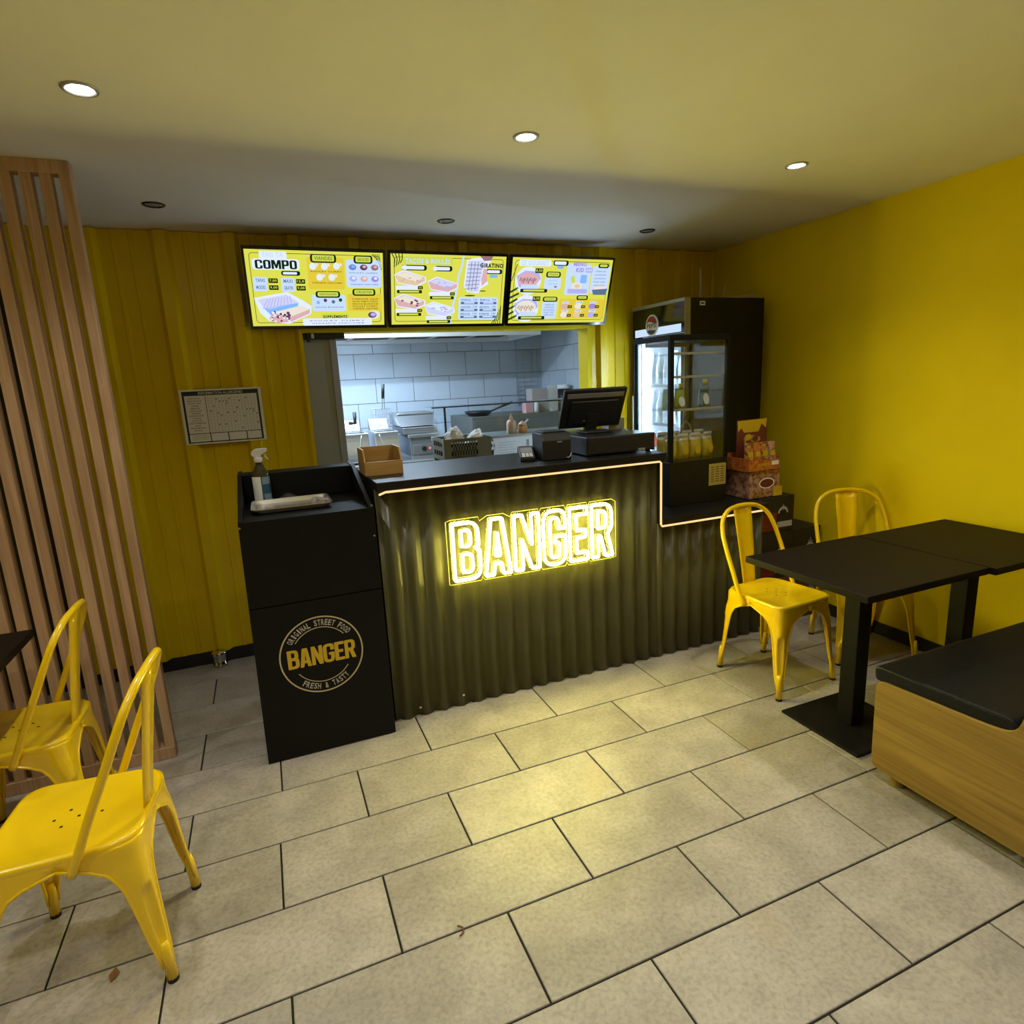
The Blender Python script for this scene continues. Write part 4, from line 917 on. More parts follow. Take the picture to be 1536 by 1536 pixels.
B(TO).box(.35, 1.65, 1.32, 1.38, CEIL - .03, CEIL).obj('housing', 'white_enamel', tb); B(TO).tube([(.37, 1.35, CEIL - .045), (1.63, 1.35, CEIL - .045)], .014, 10).obj('tube', 'kitchen_tube', tb)
l = bpy.data.lights.new('tube_glow', 'AREA'); l.shape = 'RECTANGLE'; l.size = 1.25; l.size_y = .05; l.energy = KITCHEN_W; l.color = (.62, .80, 1.0)
lo = bpy.data.objects.new('tube_glow', l); COL.objects.link(lo); lo.parent = tb; lo.location = (0, 0, -.065)
# raised prep counter with its glass guard
pc = thing('prep_counter', 'steel prep counter with a glass guard inside the hatch', 'prep counter', (1.6, .72, 0)); QO = (1.6, .72, 0)
B(QO).box(1.14, 2.30, .50, .84, .06, 1.14).obj('cabinet', 'brushed_steel', pc, bevel=.004); B(QO).box(1.13, 2.31, .48, .86, 1.1405, 1.17).obj('top', 'steel', pc, bevel=.003)
for a in (1.18, 2.26):
    for c in (.54, .80): B(QO).cyl((a, c, 0), (a, c, .06), .02, .02, 8).obj('foot', 'rubber', pc)
B(QO).box(1.08, 2.29, .502, .508, 1.171, 1.385).obj('front_glass', 'glass', pc)
B(QO).box(1.058, 2.30, .496, .516, 1.3855, 1.394).obj('top_rail', 'black_trim', pc)
B(QO).box(1.08, 2.29, .517, .80, 1.386, 1.392).obj('top_glass', 'glass', pc)
for a in (1.142, 2.25): B(QO).box(a, a + .012, .509, .521, 1.1705, 1.385).obj('post', 'black_trim', pc)
B(QO).box(1.135, 1.141, .525, .79, 1.171, 1.34).obj('side_glass', 'glass', pc)
pp = thing('notice_sheet', 'white printed sheet hung on the prep counter front by a round tab', 'notice', (1.62, .478, .93)); NO = (1.62, .478, .93)
B(NO).box(1.485, 1.775, .472, .4755, .90, 1.155).obj('sheet', 'paper', pp)
f = Face(Vector((1.485, .472, 1.155)) - Vector(NO), (.29, 0, 0), (0, 0, -.255), (0, -1, 0), .0004); b = B()
for i in range(5): f.text(b, 'TEMPERATURE', .08, .12 + i * .07, .55 - .05 * (i % 3), .145 + i * .07, 1, 0)
f.rect(b, .83, .10, .90, .28, 1); f.text(b, 'LUNDI', .62, .34, .90, .42, 1, 0); b.obj('printing', 'blue_pale', pp)
q = B(NO); n = 20; rows = [[(1.455 + r * math.cos(2 * PI * k / n), .4735, 1.105 + r * 1.15 * math.sin(2 * PI * k / n)) for k in range(n)] for r in (.011, .028)]; q.grid(rows, True); q.obj('hanging_tab', 'paper', pp, solid=.003)
B(NO).box(1.474, 1.4845, .472, .4755, 1.00, 1.155).obj('tab_strip', 'paper', pp)
wt = thing('staff_table', 'low steel staff table hidden behind the counter', 'table', (1.2, .07, 0)); WO = (1.2, .07, 0)
B(WO).box(.95, 1.47, -.10, .24, .90, .93).obj('top', 'brushed_steel', wt, bevel=.003)
for a in (.98, 1.44):
    for c in (-.07, .21): B(WO).cyl((a, c, 0), (a, c, .90), .016, .016, 8).obj('leg', 'brushed_steel', wt)
cr = thing('plastic_crate', 'olive slotted plastic crate full of white paper behind the counter', 'crate', (1.15, .07, .93)); RO2 = (1.15, .07, .93)
cx0, cx1, cy0, cy1, cz0, cz1 = .965, 1.262, -.06, .20, .931, 1.222
k = B(RO2); k.box(cx0, cx1, cy0, cy1, cz0, cz0 + .008); k.obj('bottom', 'olive_plastic', cr)
def slotted(name, horiz, a0, a1, fixed, th):
    # wall with rows of slots, built from bars
    k = B(RO2); rows = 5; zr = [cz0 + .01, cz0 + .045] + []
    hz = (cz1 - cz0 - .02)
    def bx(a, b, z0, z1):
        if horiz: k.box(a, b, fixed, fixed + th, z0, z1)
        else: k.box(fixed, fixed + th, a, b, z0, z1)
    m_ = .045 if horiz else .03
    bx(a0, a0 + m_, cz0 + .009, cz1); bx(a1 - m_ * (1.9 if horiz else 1), a1, cz0 + .009, cz1)
    ia0, ia1 = a0 + m_, a1 - m_ * (1.9 if horiz else 1)
    for i in range(rows + 1):
        z0 = cz0 + .009 + hz * i / rows - (.008 if i else 0); bx(ia0, ia1, z0, min(z0 + .026, cz1))
    n = 10 if horiz else 4
    for i in range(1, n): 
        a = ia0 + (ia1 - ia0) * i / n; bx(a - .0035, a + .0035, cz0 + .01, cz1 - .01)
    k.obj(name, 'olive_plastic', cr)
slotted('front_wall', True, cx0, cx1, cy0, .006); slotted('back_wall', True, cx0, cx1, cy1 - .006, .006); slotted('side_wall', False, cy0 + .0065, cy1 - .0065, cx0, .006); slotted('side_wall', False, cy0 + .0065, cy1 - .0065, cx1 - .006, .006)
k = B(RO2); k.box(cx0 + .0065, cx1 - .0065, cy0 + .0065, cy0 + .0085, cz0 + .009, cz1 - .03); k.box(cx0 + .0065, cx0 + .0085, cy0 + .009, cy1 - .009, cz0 + .009, cz1 - .03); k.box(cx1 - .0085, cx1 - .0065, cy0 + .009, cy1 - .009, cz0 + .009, cz1 - .03); k.obj('inner_sheets', 'black_trim', cr)  # black sheets added behind the slots, standing in for the dark interior
def crumple(name, c, sx, sy, sz, seed, m, label, cat, lean=0):
    rows = []; n = 12
    for i in range(9):
        ph = PI * i / 8; rows.append([])
        for j in range(n):
            a = 2 * PI * j / n; d = Vector((math.sin(ph) * math.cos(a), math.sin(ph) * math.sin(a), -math.cos(ph)))
            r = 1 + .45 * noise.noise(d * 1.9 + Vector((seed, 0, 0))) ; rows[-1].append((d.x * sx * r + lean * d.z * sz, d.y * sy * r, d.z * sz * r))
    o = B().grid(rows, True).obj(name, m, None, False); o.location = c; return tag(o, label, cat)
crumple('paper_bundle', (1.065, .07, 1.200), .060, .075, .080, 3, 'paper', 'crumpled white paper heaped at the left in the crate', 'paper')
crumple('paper_bundle', (1.195, .07, 1.190), .045, .075, .070, 8, 'paper', 'crumpled white paper sticking out at the right of the crate', 'paper', .5)
def bottle(name, c, prof, m, label, extra=None, group=None, cat='bottle'):
    t = thing(name, label, cat, c, 0, group); B().lathe(prof, (0, 0, 0), 16).obj('body', m, t, True)
    if extra: extra(t)
    return t
bottle('sauce_bottle', (1.668, .60, 1.1705), [(.030, 0), (.036, .004), (.036, .07), (.030, .090), (.014, .10)], 'peach_plastic', 'taller peach sauce bottle with pointed nozzle behind the glass', lambda t: (B().lathe([(.016, .1005), (.012, .112), (.005, .132), (.004, .142)], (0, 0, 0), 10).obj('nozzle', 'peach_plastic', t, True)), 'sauce containers')
bottle('sauce_tub', (1.755, .60, 1.1705), [(.032, 0), (.035, .004), (.035, .045), (.028, .048)], 'orange_sauce', 'short orange sauce tub with a white spoon behind the glass', lambda t: (B().lathe([(.034, .0485), (.03, .062), (.012, .078), (.004, .082)], (0, 0, 0), 12).obj('lid', 'peach_plastic', t, True), B().tube([(.012, 0, .06), (.045, -.005, .092)], .006, 6).obj('spoon', 'paper', t)), 'sauce containers', 'tub')
# dark equipment along the back right
rc = thing('steel_cabinet', 'tall grey steel cabinet in the back corner of the kitchen', 'cabinet', (2.45, 2.75, 0)); ZO = (2.45, 2.75, 0)
B(ZO).box(1.97, 3.12, 2.40, 3.17, .08, 1.20).obj('body', 'cabinet_steel', rc, bevel=.005)
for a in (1.985, 2.555): 
    d_ = B(ZO).box(a, a + .555, 2.385, 2.3995, .12, 1.16).obj('door', 'cabinet_steel', rc, bevel=.003); B(ZO).tube([(a + .05, 2.37, .6), (a + .05, 2.37, .9)], .007, 6).obj('handle', 'black_plastic', d_)
for a in (2.02, 3.07):
    for c in (2.45, 3.12): B(ZO).cyl((a, c, 0), (a, c, .08), .022, .022, 8).obj('foot', 'rubber', rc)
fp = thing('frying_pan', 'black frying pan with a raised handle on the steel cabinet', 'pan', (2.12, 2.62, 1.201))
B().lathe([(.10, 0), (.14, .03), (.15, .05), (.146, .05), (.135, .03), (.095, .006)], (0, 0, 0), 22).obj('bowl', 'black_plastic', fp, True); B().tube([(.14, -.02, .045), (.24, -.05, .085), (.36, -.08, .125)], [.010, .012, .015], 8).obj('handle', 'black_plastic', fp, True)
bx_ = thing('pink_package', 'small pink and white package on the steel cabinet', 'package', (2.66, 2.52, 1.201)); B().box(-.06, .03, -.05, .05, 0, .12).obj('box', 'pink_white', bx_, bevel=.004); B().lathe([(.03, 0), (.034, .02), (.034, .09), (.02, .12)], (.065, -.02, 0), 12).obj('tub', 'paper', bx_, True)
bx_ = thing('cardboard_box', 'plain grey cardboard box beside the white panel in the kitchen', 'box', (2.80, 2.62, 1.201)); B().box(-.09, .09, -.08, .08, 0, .25).obj('carton', 'cardboard', bx_, bevel=.003); B().box(-.085, .085, -.0812, -.0802, .11, .13).obj('tape', 'print_white', bx_)
bx_ = thing('white_board', 'white sheet standing between boxes on the steel cabinet', 'board', (2.97, 2.56, 1.201)); B().box(-.06, .06, -.006, .006, 0, .275).obj('board', 'paper', bx_, bevel=.002); B().box(-.03, .03, -.03, .03, 0, .02).obj('foot', 'paper', bx_)
bx_ = thing('white_lid_tub', 'dark tub with a white lid at the kitchen right wall', 'tub', (3.045, 2.42 + .03, 1.201)); B().lathe([(.055, 0), (.065, .02), (.065, .235)], (0, 0, 0), 18).obj('tub', 'black_plastic', bx_, True); B().lathe([(.068, .236), (.068, .275), (.05, .28)], (0, 0, 0), 18).obj('lid', 'white_enamel', bx_, True)
wr = thing('wire_rack', 'thin dark wire grid hung in the kitchen corner', 'wire rack', (2.95, 3.17, 1.25)); k = B((2.95, 3.17, 1.25))
for i in range(13): k.tube([(2.80, 3.185, 1.28 + i * .05), (3.10, 3.185, 1.28 + i * .05)], .0035, 4)
for i in range(4): k.tube([(2.82 + i * .085, 3.178, 1.25), (2.82 + i * .085, 3.178, 1.90)], .0035, 4)
k.obj('grid', 'wire', wr)
cbk = B((3.13, 1.95, 1.5)).tube([(3.135, 1.98, 1.80), (3.137, 1.96, 1.70), (3.135, 1.98, 1.62), (3.137, 2.03, 1.52), (3.137, 2.05, 1.45)], .004, 6).obj('wall_cable', 'black_trim', None, True); cbk.location = (3.13, 1.95, 1.5); tag(cbk, 'thin black cable hanging down the kitchen side wall', 'cable')

# ================================================================== drinks fridge
fr = thing('drinks_fridge', 'tall black drinks fridge with a lit glass door and round emblem', 'fridge', (2.75, -.07, 0)); FO = (2.75, -.07, 0)
fx0, fx1, fy0, fy1, fz = 2.49, 3.07, -.365, .20, 1.985
k = B(FO); k.box(fx0, fx1, fy0, fy0 + .03, .06, fz); k.box(fx0, fx1, fy1 - .03, fy1, .06, fz); k.box(fx1 - .03, fx1, fy0 + .03, fy1 - .03, .06, fz); k.box(fx0, fx1 - .03, fy0 + .03, fy1 - .03, 1.80, fz); k.box(fx0, fx1 - .03, fy0 + .03, fy1 - .03, .06, .32)
k.obj('cabinet', 'black_laminate', fr)
k = B(FO); k.box(fx0 + .02, fx1 - .04, fy0 + .0305, fy0 + .036, .325, 1.795); k.box(fx0 + .02, fx1 - .04, fy1 - .036, fy1 - .0305, .325, 1.795); k.box(fx1 - .046, fx1 - .031, fy0 + .036, fy1 - .036, .325, 1.795); k.box(fx0 + .02, fx1 - .05, fy0 + .036, fy1 - .036, 1.785, 1.798); k.box(fx0 + .02, fx1 - .05, fy0 + .036, fy1 - .036, .321, .33); k.obj('inner_sheets', 'white_enamel', fr)
B(FO).box(2.45, fx0 - .001, fy0, fy1, 1.785, fz).obj('header_panel', 'black_gloss', fr, bevel=.004)
B(FO).box(2.4485, 2.4495, fy0 + .035, fy1 - .03, 1.79, 1.838).obj('header_pale_strip', 'header_pale', fr)  # emissive pale blue strip across the lower header
k = B(FO); k.box(2.447, 2.489, fy0 - .004, fy0 - .0005, .35, fz + .002); k.box(2.444, 2.4485, fy0 - .004, fy1, fz - .018, fz + .002); k.obj('silver_edge', 'silver', fr)
k = B(FO); k.box(2.45, 2.4885, fy0, fy0 + .035, .33, 1.782); k.box(2.45, 2.4885, fy1 - .035, fy1, .33, 1.782); k.box(2.45, 2.4885, fy0 + .035, fy1 - .035, 1.75, 1.782); k.box(2.45, 2.4885, fy0 + .035, fy1 - .035, .33, .37); dr = k.obj('door_frame', 'black_plastic', fr)
B(FO).box(2.462, 2.468, fy0 + .0355, fy1 - .0355, .3705, 1.7495).obj('door_glass', 'glass', dr)
B(FO).box(2.425, 2.445, fy1 - .028, fy1 - .012, .95, 1.40).obj('door_handle', 'silver', dr, bevel=.004)
for c in (fy0 + .05, fy1 - .06): B(FO).box(fx0 + .005, fx0 + .017, c, c + .012, .36, 1.74).obj('light_tube', 'cool_led', fr)
for z in (.62, .92, 1.20, 1.46):
    k = B(FO)
    for i in range(12): k.tube([(fx0 + .03, fy0 + .045 + i * .043, z), (fx1 - .05, fy0 + .045 + i * .043, z)], .0025, 4)
    k.box(fx0 + .022, fx0 + .030, fy0 + .037, fy1 - .037, z - .008, z + .012); k.obj('shelf', 'white_enamel', fr)
for a in (fx0 + .05, fx1 - .05):
    for c in (fy0 + .05, fy1 - .05): B(FO).cyl((a, c, 0), (a, c, .06), .02, .02, 8).obj('foot', 'rubber', fr)
B(FO).box(2.56, 2.60, fy0 - .0015, fy0 - .0003, 1.94, 1.965).obj('rating_label', 'print_white', fr); B(FO).box(2.567, 2.593, fy0 - .002, fy0 - .0016, 1.948, 1.957).obj('rating_print', 'print_dark', fr)
em = B(FO).cyl((2.4478, -.035, 1.855), (2.440, -.035, 1.855), .068, .068, 28).obj('emblem', 'print_white', fr)
k = B(FO); n = 16; pts = [(-.035 + .058 * math.cos(a), 1.855 + .058 * math.sin(a)) for a in [math.radians(12) + math.radians(156) * i / n for i in range(n + 1)]]
pts += [(-.035 - .03, 1.862), (-.035, 1.875), (-.035 + .03, 1.880)]
k.add([(2.4395, y, z) for y, z in pts], [tuple(range(len(pts)))]); k.obj('emblem_red', 'pepsi_red', em)
pts = [(-.035 + .058 * math.cos(a), 1.855 + .058 * math.sin(a)) for a in [math.radians(215) + math.radians(110) * i / n for i in range(n + 1)]] + [(-.035 + .02, 1.828), (-.035 - .02, 1.822)]
k = B(FO).add([(2.4395, y, z) for y, z in pts], [tuple(range(len(pts)))]); k.obj('emblem_blue', 'pepsi_blue', em)
f = Face(Vector((2.4397, .017, 1.866)) - Vector(FO), (0, -.104, 0), (0, 0, -.028), (-1, 0, 0), .0004); f.text(B(), 'PEPSI', 0, 0, 1, 1, 1, .03).obj('emblem_text', 'pepsi_blue', em)
DR = [(.028, 0), (.031, .006), (.031, .10), (.030, .13), (.024, .155), (.013, .185), (.012, .205)]
cols = ['drink_clear', 'drink_red', 'drink_clear', 'drink_blue', 'drink_clear', 'drink_clear']
names = {'drink_clear': 'clear', 'drink_red': 'red', 'drink_blue': 'blue', 'drink_green': 'green', 'drink_orange': 'orange'}
sh = {1.465: 'top', 1.205: 'second', .925: 'third'}
for z, nm in sh.items():
    for i in range(6):
        m_ = cols[(i * 2 + int(z * 10)) % 6]; c = (fx0 + .075, fy0 + .085 + i * .079, z)
        t = thing('drink_bottle', '%s drink bottle, number %s from the wall end, on the %s fridge shelf' % (names[m_], ('six', 'five', 'four', 'three', 'two', 'one')[i], nm), 'bottle', c, 0, 'bottles in the drinks fridge')
        B().lathe(DR, (0, 0, 0), 12).obj('flask', m_, t, True); B().lathe([(.0135, .2055), (.0135, .222)], (0, 0, 0), 10).obj('cap', 'paper', t); B().lathe([(.0316, .05), (.0316, .11)], (0, 0, 0), 12).obj('label', 'pouch_white' if i % 2 else m_, t, True)
# loose bits on the fridge roof
for (a, b_, c, d_, nm, lab) in (((2.70, -.20), (2.695, -.20), .20, .006, 'wooden_stick', 'taller thin wooden stick upright on the fridge roof'), ((2.86, -.22), (2.90, -.2), .11, .006, 'wooden_stick', 'shorter thin stick leaning on the fridge roof')):
    o = B((a[0], a[1], fz)).tube([(a[0], a[1], fz + .003), (b_[0], b_[1], fz + c)], d_, 6).obj(nm, 'oak_edge'); o.location = (a[0], a[1], fz); tag(o, lab, 'stick')
o = B().hexa([(-.13, -.05, 0), (.12, -.06, 0), (.13, .05, 0), (-.12, .06, 0)], [(-.13, -.05, .006), (.12, -.06, .020), (.13, .05, .020), (-.12, .06, .006)]).obj('cardboard_flat', 'cardboard'); o.location = (2.90, -.29, fz + .001); tag(o, 'flat piece of card lying on the fridge roof', 'card')

# ================================================================== glass showcase on the lower worktop
sw = thing('glass_showcase', 'black framed glass snack showcase on the lower counter', 'showcase', (2.26, -.56, .80)); SWO = (2.26, -.56, .80)
sx0, sx1, sy0, sy1, szb, szg, szt = 2.062, 2.468, -.745, -.392, .80, 1.052, 1.742
B(SWO).box(sx0, sx1, sy0, sy1, szb, szg).obj('base', 'black_laminate', sw, bevel=.003)
B(SWO).box(sx0, sx1, sy0, sy1, szt - .03, szt).obj('roof', 'showcase_black', sw, bevel=.003)
for a, c in ((sx0, sy0), (sx1 - .02, sy0), (sx0, sy1 - .02), (sx1 - .02, sy1 - .02)): B(SWO).box(a, a + (.02 if c != sy0 or a != sx0 else .026), c, c + .02, szg + .0005, szt - .0305).obj('post', 'showcase_black', sw)
B(SWO).box(sx0 + .027, sx1 - .021, sy0 + .004, sy0 + .008, szg + .001, szt - .031).obj('front_pane', 'glass', sw)
B(SWO).box(sx0 + .004, sx0 + .008, sy0 + .021, sy1 - .021, szg + .001, szt - .031).obj('side_pane', 'glass', sw); B(SWO).box(sx1 - .008, sx1 - .004, sy0 + .021, sy1 - .021, szg + .001, szt - .031).obj('side_pane', 'glass', sw)
B(SWO).box(sx0 + .021, sx1 - .021, sy1 - .008, sy1 - .004, szg + .001, szt - .031).obj('rear_pane', 'glass', sw)
for z in (1.335, 1.515, 1.64):
    s_ = B(SWO).box(sx0 + .012, sx1 - .012, sy0 + .03, sy1 - .03, z, z + .005).obj('shelf', 'glass', sw); k = B(SWO); k.box(sx0 + .012, sx1 - .012, sy0 + .024, sy0 + .0295, z - .003, z + .010); k.obj('shelf_edge', 'silver', s_)
B(SWO).box(sx0 + .05, sx1 - .05, sy1 - .06, sy1 - .045, szt - .05, szt - .031).obj('lamp_housing', 'silver', sw)
k = B(SWO).box(2.335, 2.468 - .012, sy0 - .0025, sy0 - .0005, .895, 1.02).obj('price_sheet', 'sticker_gold', sw)
f = Face(Vector((2.335, sy0 - .0025, 1.02)) - Vector(SWO), (.121, 0, 0), (0, 0, -.125), (0, -1, 0), .0004); b = B()
for j in range(3):
    for i in range(7): f.rect(b, .10 + j * .29, .14 + i * .11, .30 + j * .29, .18 + i * .11, 1)
b.obj('price_lines', 'carton_brown', k)
def pouch(c, m, m2, label, group, h=.115, wd=.072, cap=True, rot=0):
    t = thing('drink_pouch', label, 'pouch', c, rot, group); rows = []
    for i in range(7):
        v = i / 6; th = .022 * (1 - v) ** .6 + .003; rr = wd / 2 * (1 - .15 * v * v * v)
        rows.append([(rr * math.cos(a), th * math.sin(a), h * v) for a in [2 * PI * k / 14 for k in range(14)]])
    k = B().grid(rows, True); k.f += [tuple(range(14))[::-1], tuple(range(84, 98))]; k.obj('bag', m, t, True)
    if cap: B().lathe([(.009, h), (.012, h + .004), (.012, h + .026), (.007, h + .028)], (.008, 0, 0), 10).obj('screw_cap', 'pouch_yellow', t, True)
    q = B(); n = 14; q.add([(wd * .30 * math.cos(2 * PI * k / n), -.0235 + .007 * math.sin(2 * PI * k / n), h * .36 + h * .24 * math.sin(2 * PI * k / n)) for k in range(n)], [tuple(range(n))]); q.obj('print', m2, t)
    return t
SZ = 1.3405
pouch((2.112, -.66, SZ), 'pouch_green', 'pouch_white', 'green drink pouch at the showcase left corner', 'pouches in the showcase')
pouch((2.185, -.665, SZ), 'pouch_green', 'pouch_white', 'green and brown drink pouch second on the showcase shelf', 'pouches in the showcase')
pouch((2.375, -.64, SZ), 'pouch_blue', 'pouch_white', 'blue and white drink pouch alone at the shelf right', 'pouches in the showcase', .13)
for r in range(2):
    for i in range(4):
        c = (2.118 + i * .086 + r * .018, -.675 + r * .10, szg + .0005); hh = .15 + .006 * r
        t = thing('snack_bag', '%s gold snack bag, %s row of the showcase floor' % (('first', 'second', 'third', 'last')[i], ('front', 'rear')[r]), 'snack bag', c, math.radians(random.uniform(-8, 8)), 'snack bags in the showcase')
        rows = []
        for q in range(7):
            v = q / 6; th = .028 * math.sin(PI * min(max(v, .08), .95)) ** .7 + .002; rr = .037 * (1 + .05 * math.sin(9 * v))
            rows.append([(rr * math.cos(a), th * math.sin(a), hh * .74 * v) for a in [2 * PI * k / 14 for k in range(14)]])
        k = B().grid(rows, True); k.f += [tuple(range(14))[::-1]]; k.obj('bag', 'snack_gold', t, True)
        rows = [[((.037 - .004 * v) * math.cos(a), (.014 - .010 * v) * math.sin(a) + .004 * math.sin(6 * v), hh * (.73 + .27 * v)) for a in [2 * PI * k / 10 for k in range(10)]] for v in (0, .35, .7, 1)]
        B().grid(rows, True).obj('foil_top', 'foil', t)
        n = 10; B().add([(.020 * math.cos(2 * PI * k / n), -.0305, hh * .36 + .026 * math.sin(2 * PI * k / n)) for k in range(n)], [tuple(range(n))]).obj('label_print', 'candy_yellow', t)
wkb = thing('wicker_basket', 'low wicker basket at the rear right of the showcase', 'basket', (2.395, -.46, 1.053)); 
B().lathe([(.035, 0), (.042, .03), (.046, .10), (.043, .10), (.038, .03)], (0, 0, 0), 14).obj('bowl', 'wicker', wkb, True); B().tube([(-.045, 0, .10), (-.03, 0, .17), (0, 0, .195), (.03, 0, .17), (.045, 0, .10)], .006, 6).obj('handle', 'wicker', wkb, True)

# ================================================================== sweets and cartons
def carton(x0, x1, y0, y1, z0, z1, label, m='carton_black', face='carton_red', emblem=True):
    c = ((x0 + x1) / 2, (y0 + y1) / 2, z0); t = thing('drink_carton', label, 'carton', c, 0, 'drink cartons by the right wall')
    B(c).box(x0, x1, y0, y1, z0, z1 - .0008).obj('box', m, t, bevel=.003)
    f = Face(Vector((x0, y0, z1)) - Vector(c), (x1 - x0, 0, 0), (0, 0, z0 - z1), (0, -1, 0), .0006)
    f.rect(B(), .06, .45, .5, .94, 1).obj('side_print', face, t)
    if emblem:
        b = B(); n = 14; cx, cz, r0, r1 = .68, .48, .10, .145; asp = (x1 - x0) / (z1 - z0)
        pts0 = [(cx + r0 * math.cos(PI * i / n), cz - r0 * asp * math.sin(PI * i / n)) for i in range(n + 1)]; pts1 = [(cx + r1 * math.cos(PI * i / n), cz - r1 * asp * math.sin(PI * i / n)) for i in range(n + 1)]
        b.grid([[f.p(*p) for p in pts0], [f.p(*p) for p in pts1]]); b.obj('arch_emblem', 'print_grey', t); f.rect(B(), .52, .72, .95, .88, 2).obj('label_strip', 'print_grey', t)
        b = B(); 
        for i in range(3): f.rect(b, .62 + i * .05, .30 - .06 * (i == 1), .64 + i * .05, .40, 2)
        b.obj('small_print', 'print_grey', t)
    k = B(c).box(x0 + .02, x1 - .02, (y0 + y1) / 2 - .02, (y0 + y1) / 2 + .02, z1 - .0006, z1 - .0002).obj('tape', 'carton_brown', t)
    return t
carton(2.615, 2.875, -.86, -.50, 0, .292, 'brown-red drink carton on the floor behind the left chair', 'carton_brown')
carton(2.878, 3.135, -.86, -.50, 0, .292, 'drink carton on the floor against the right wall', 'carton_brown')
carton(2.615, 2.872, -.86, -.50, .2925, .585, 'black drink carton in the middle layer nearer the counter')
carton(2.876, 3.130, -.84, -.48, .2925, .575, 'black drink carton in the middle layer touching the right wall')
carton(2.612, 2.880, -.86, -.50, .5855, .80, 'topmost black drink carton with a white arch, under the sweets')
c1 = thing('sweets_box', 'pinkish sweets box at the bottom of the candy stack', 'box', (2.66, -.72, .801)); QB = (2.66, -.72, .801)
B(QB).box(2.55, 2.775, -.84, -.64, .8012, .965).obj('box', 'candy_pink', c1, bevel=.004)
f = Face(Vector((2.55, -.84, .965)) - Vector(QB), (.225, 0, 0), (0, 0, -.164), (0, -1, 0), .0006)
f.disc(B(), .57, .48, .26, 1, 18, .55).obj('picture_rim', 'print_white', c1); f.disc(B(), .57, .48, .225, 2, 18, .5).obj('picture', 'candy_red', c1); f.rect(B(), .05, .78, .6, .9, 1).obj('stripe', 'candy_amber', c1)
b = B()
for i in range(5): f.disc(b, .12 + .19 * i, .14, .06, 1, 10)
b.obj('sweets_print', 'candy_amber', c1)
B(QB).box(2.725, 2.790, -.848, -.8412, .805, .86).obj('price_card', 'candy_yellow', c1)
c2 = thing('sweets_tray', 'orange open tray of small sweet packs in the candy stack', 'tray', (2.65, -.72, .966)); QB = (2.65, -.72, .966)
k = B(QB); k.box(2.53, 2.765, -.85, -.66, .966, .970); k.box(2.53, 2.765, -.85, -.846, .970, 1.025); k.box(2.53, 2.534, -.846, -.66, .970, 1.04); k.box(2.761, 2.765, -.846, -.66, .970, 1.04); k.box(2.534, 2.761, -.664, -.66, .970, 1.06); k.obj('tray', 'candy_orange', c2)
f = Face(Vector((2.53, -.85, 1.025)) - Vector(QB), (.235, 0, 0), (0, 0, -.055), (0, -1, 0), .0006); f.rect(B(), .72, .15, .95, .6, 1).obj('price_label', 'print_white', c2); f.text(B(), 'BONBONS', .30, .3, .66, .62, 1, .03).obj('lettering', 'candy_yellow', c2)
for i in range(4):
    a = 2.540 + i * .055; t = thing('sweet_pack', '%s upright sweet pack in the orange tray' % ('leftmost', 'second', 'third', 'rightmost')[i], 'pack', (a + .025, -.80, .9705), 0, 'sweet packs in the tray'); TQ = (a + .025, -.80, .9705)
    B(TQ).hexa([(a, -.835, .9708), (a + .05, -.835, .9708), (a + .05, -.80, .9708), (a, -.80, .9708)], [(a, -.812, 1.125), (a + .05, -.812, 1.125), (a + .05, -.798, 1.125), (a, -.798, 1.125)]).obj('packet', ('candy_amber', 'candy_orange', 'candy_amber', 'candy_pink')[i], t, bevel=.003)
    B(TQ).box(a + .008, a + .042, -.826, -.8225, 1.045, 1.075).obj('packet_print', 'candy_yellow', t)
c3 = thing('display_card', 'dark red and yellow folded display card on top of the candy', 'card', (2.65, -.76, .971)); QB = (2.65, -.76, .971)
B(QB).hexa([(2.536, -.745, .9708), (2.759, -.745, .9708), (2.759, -.739, .9708), (2.536, -.739, .9708)], [(2.536, -.745, 1.255), (2.759, -.745, 1.255), (2.759, -.739, 1.255), (2.536, -.739, 1.255)]).obj('panel', 'candy_red', c3)
f = Face(Vector((2.536, -.745, 1.255)) - Vector(QB), (.223, 0, 0), (0, 0, -.284), (0, -1, 0), .0008)
f.poly(B(), [(.0, .02), (.98, .0), (.95, .20), (.80, .10), (.70, .26), (.22, .26), (.12, .16), (.02, .24)], 1).obj('yellow_fold', 'candy_yellow', c3); f.disc(B(), .48, .42, .30, 2, 18, .42).obj('picture', 'candy_amber', c3); f.disc(B(), .36, .36, .12, 3, 12, .7).obj('picture_detail', 'candy_yellow', c3); f.disc(B(), .60, .40, .09, 3, 12, .9).obj('picture_detail', 'carton_brown', c3)

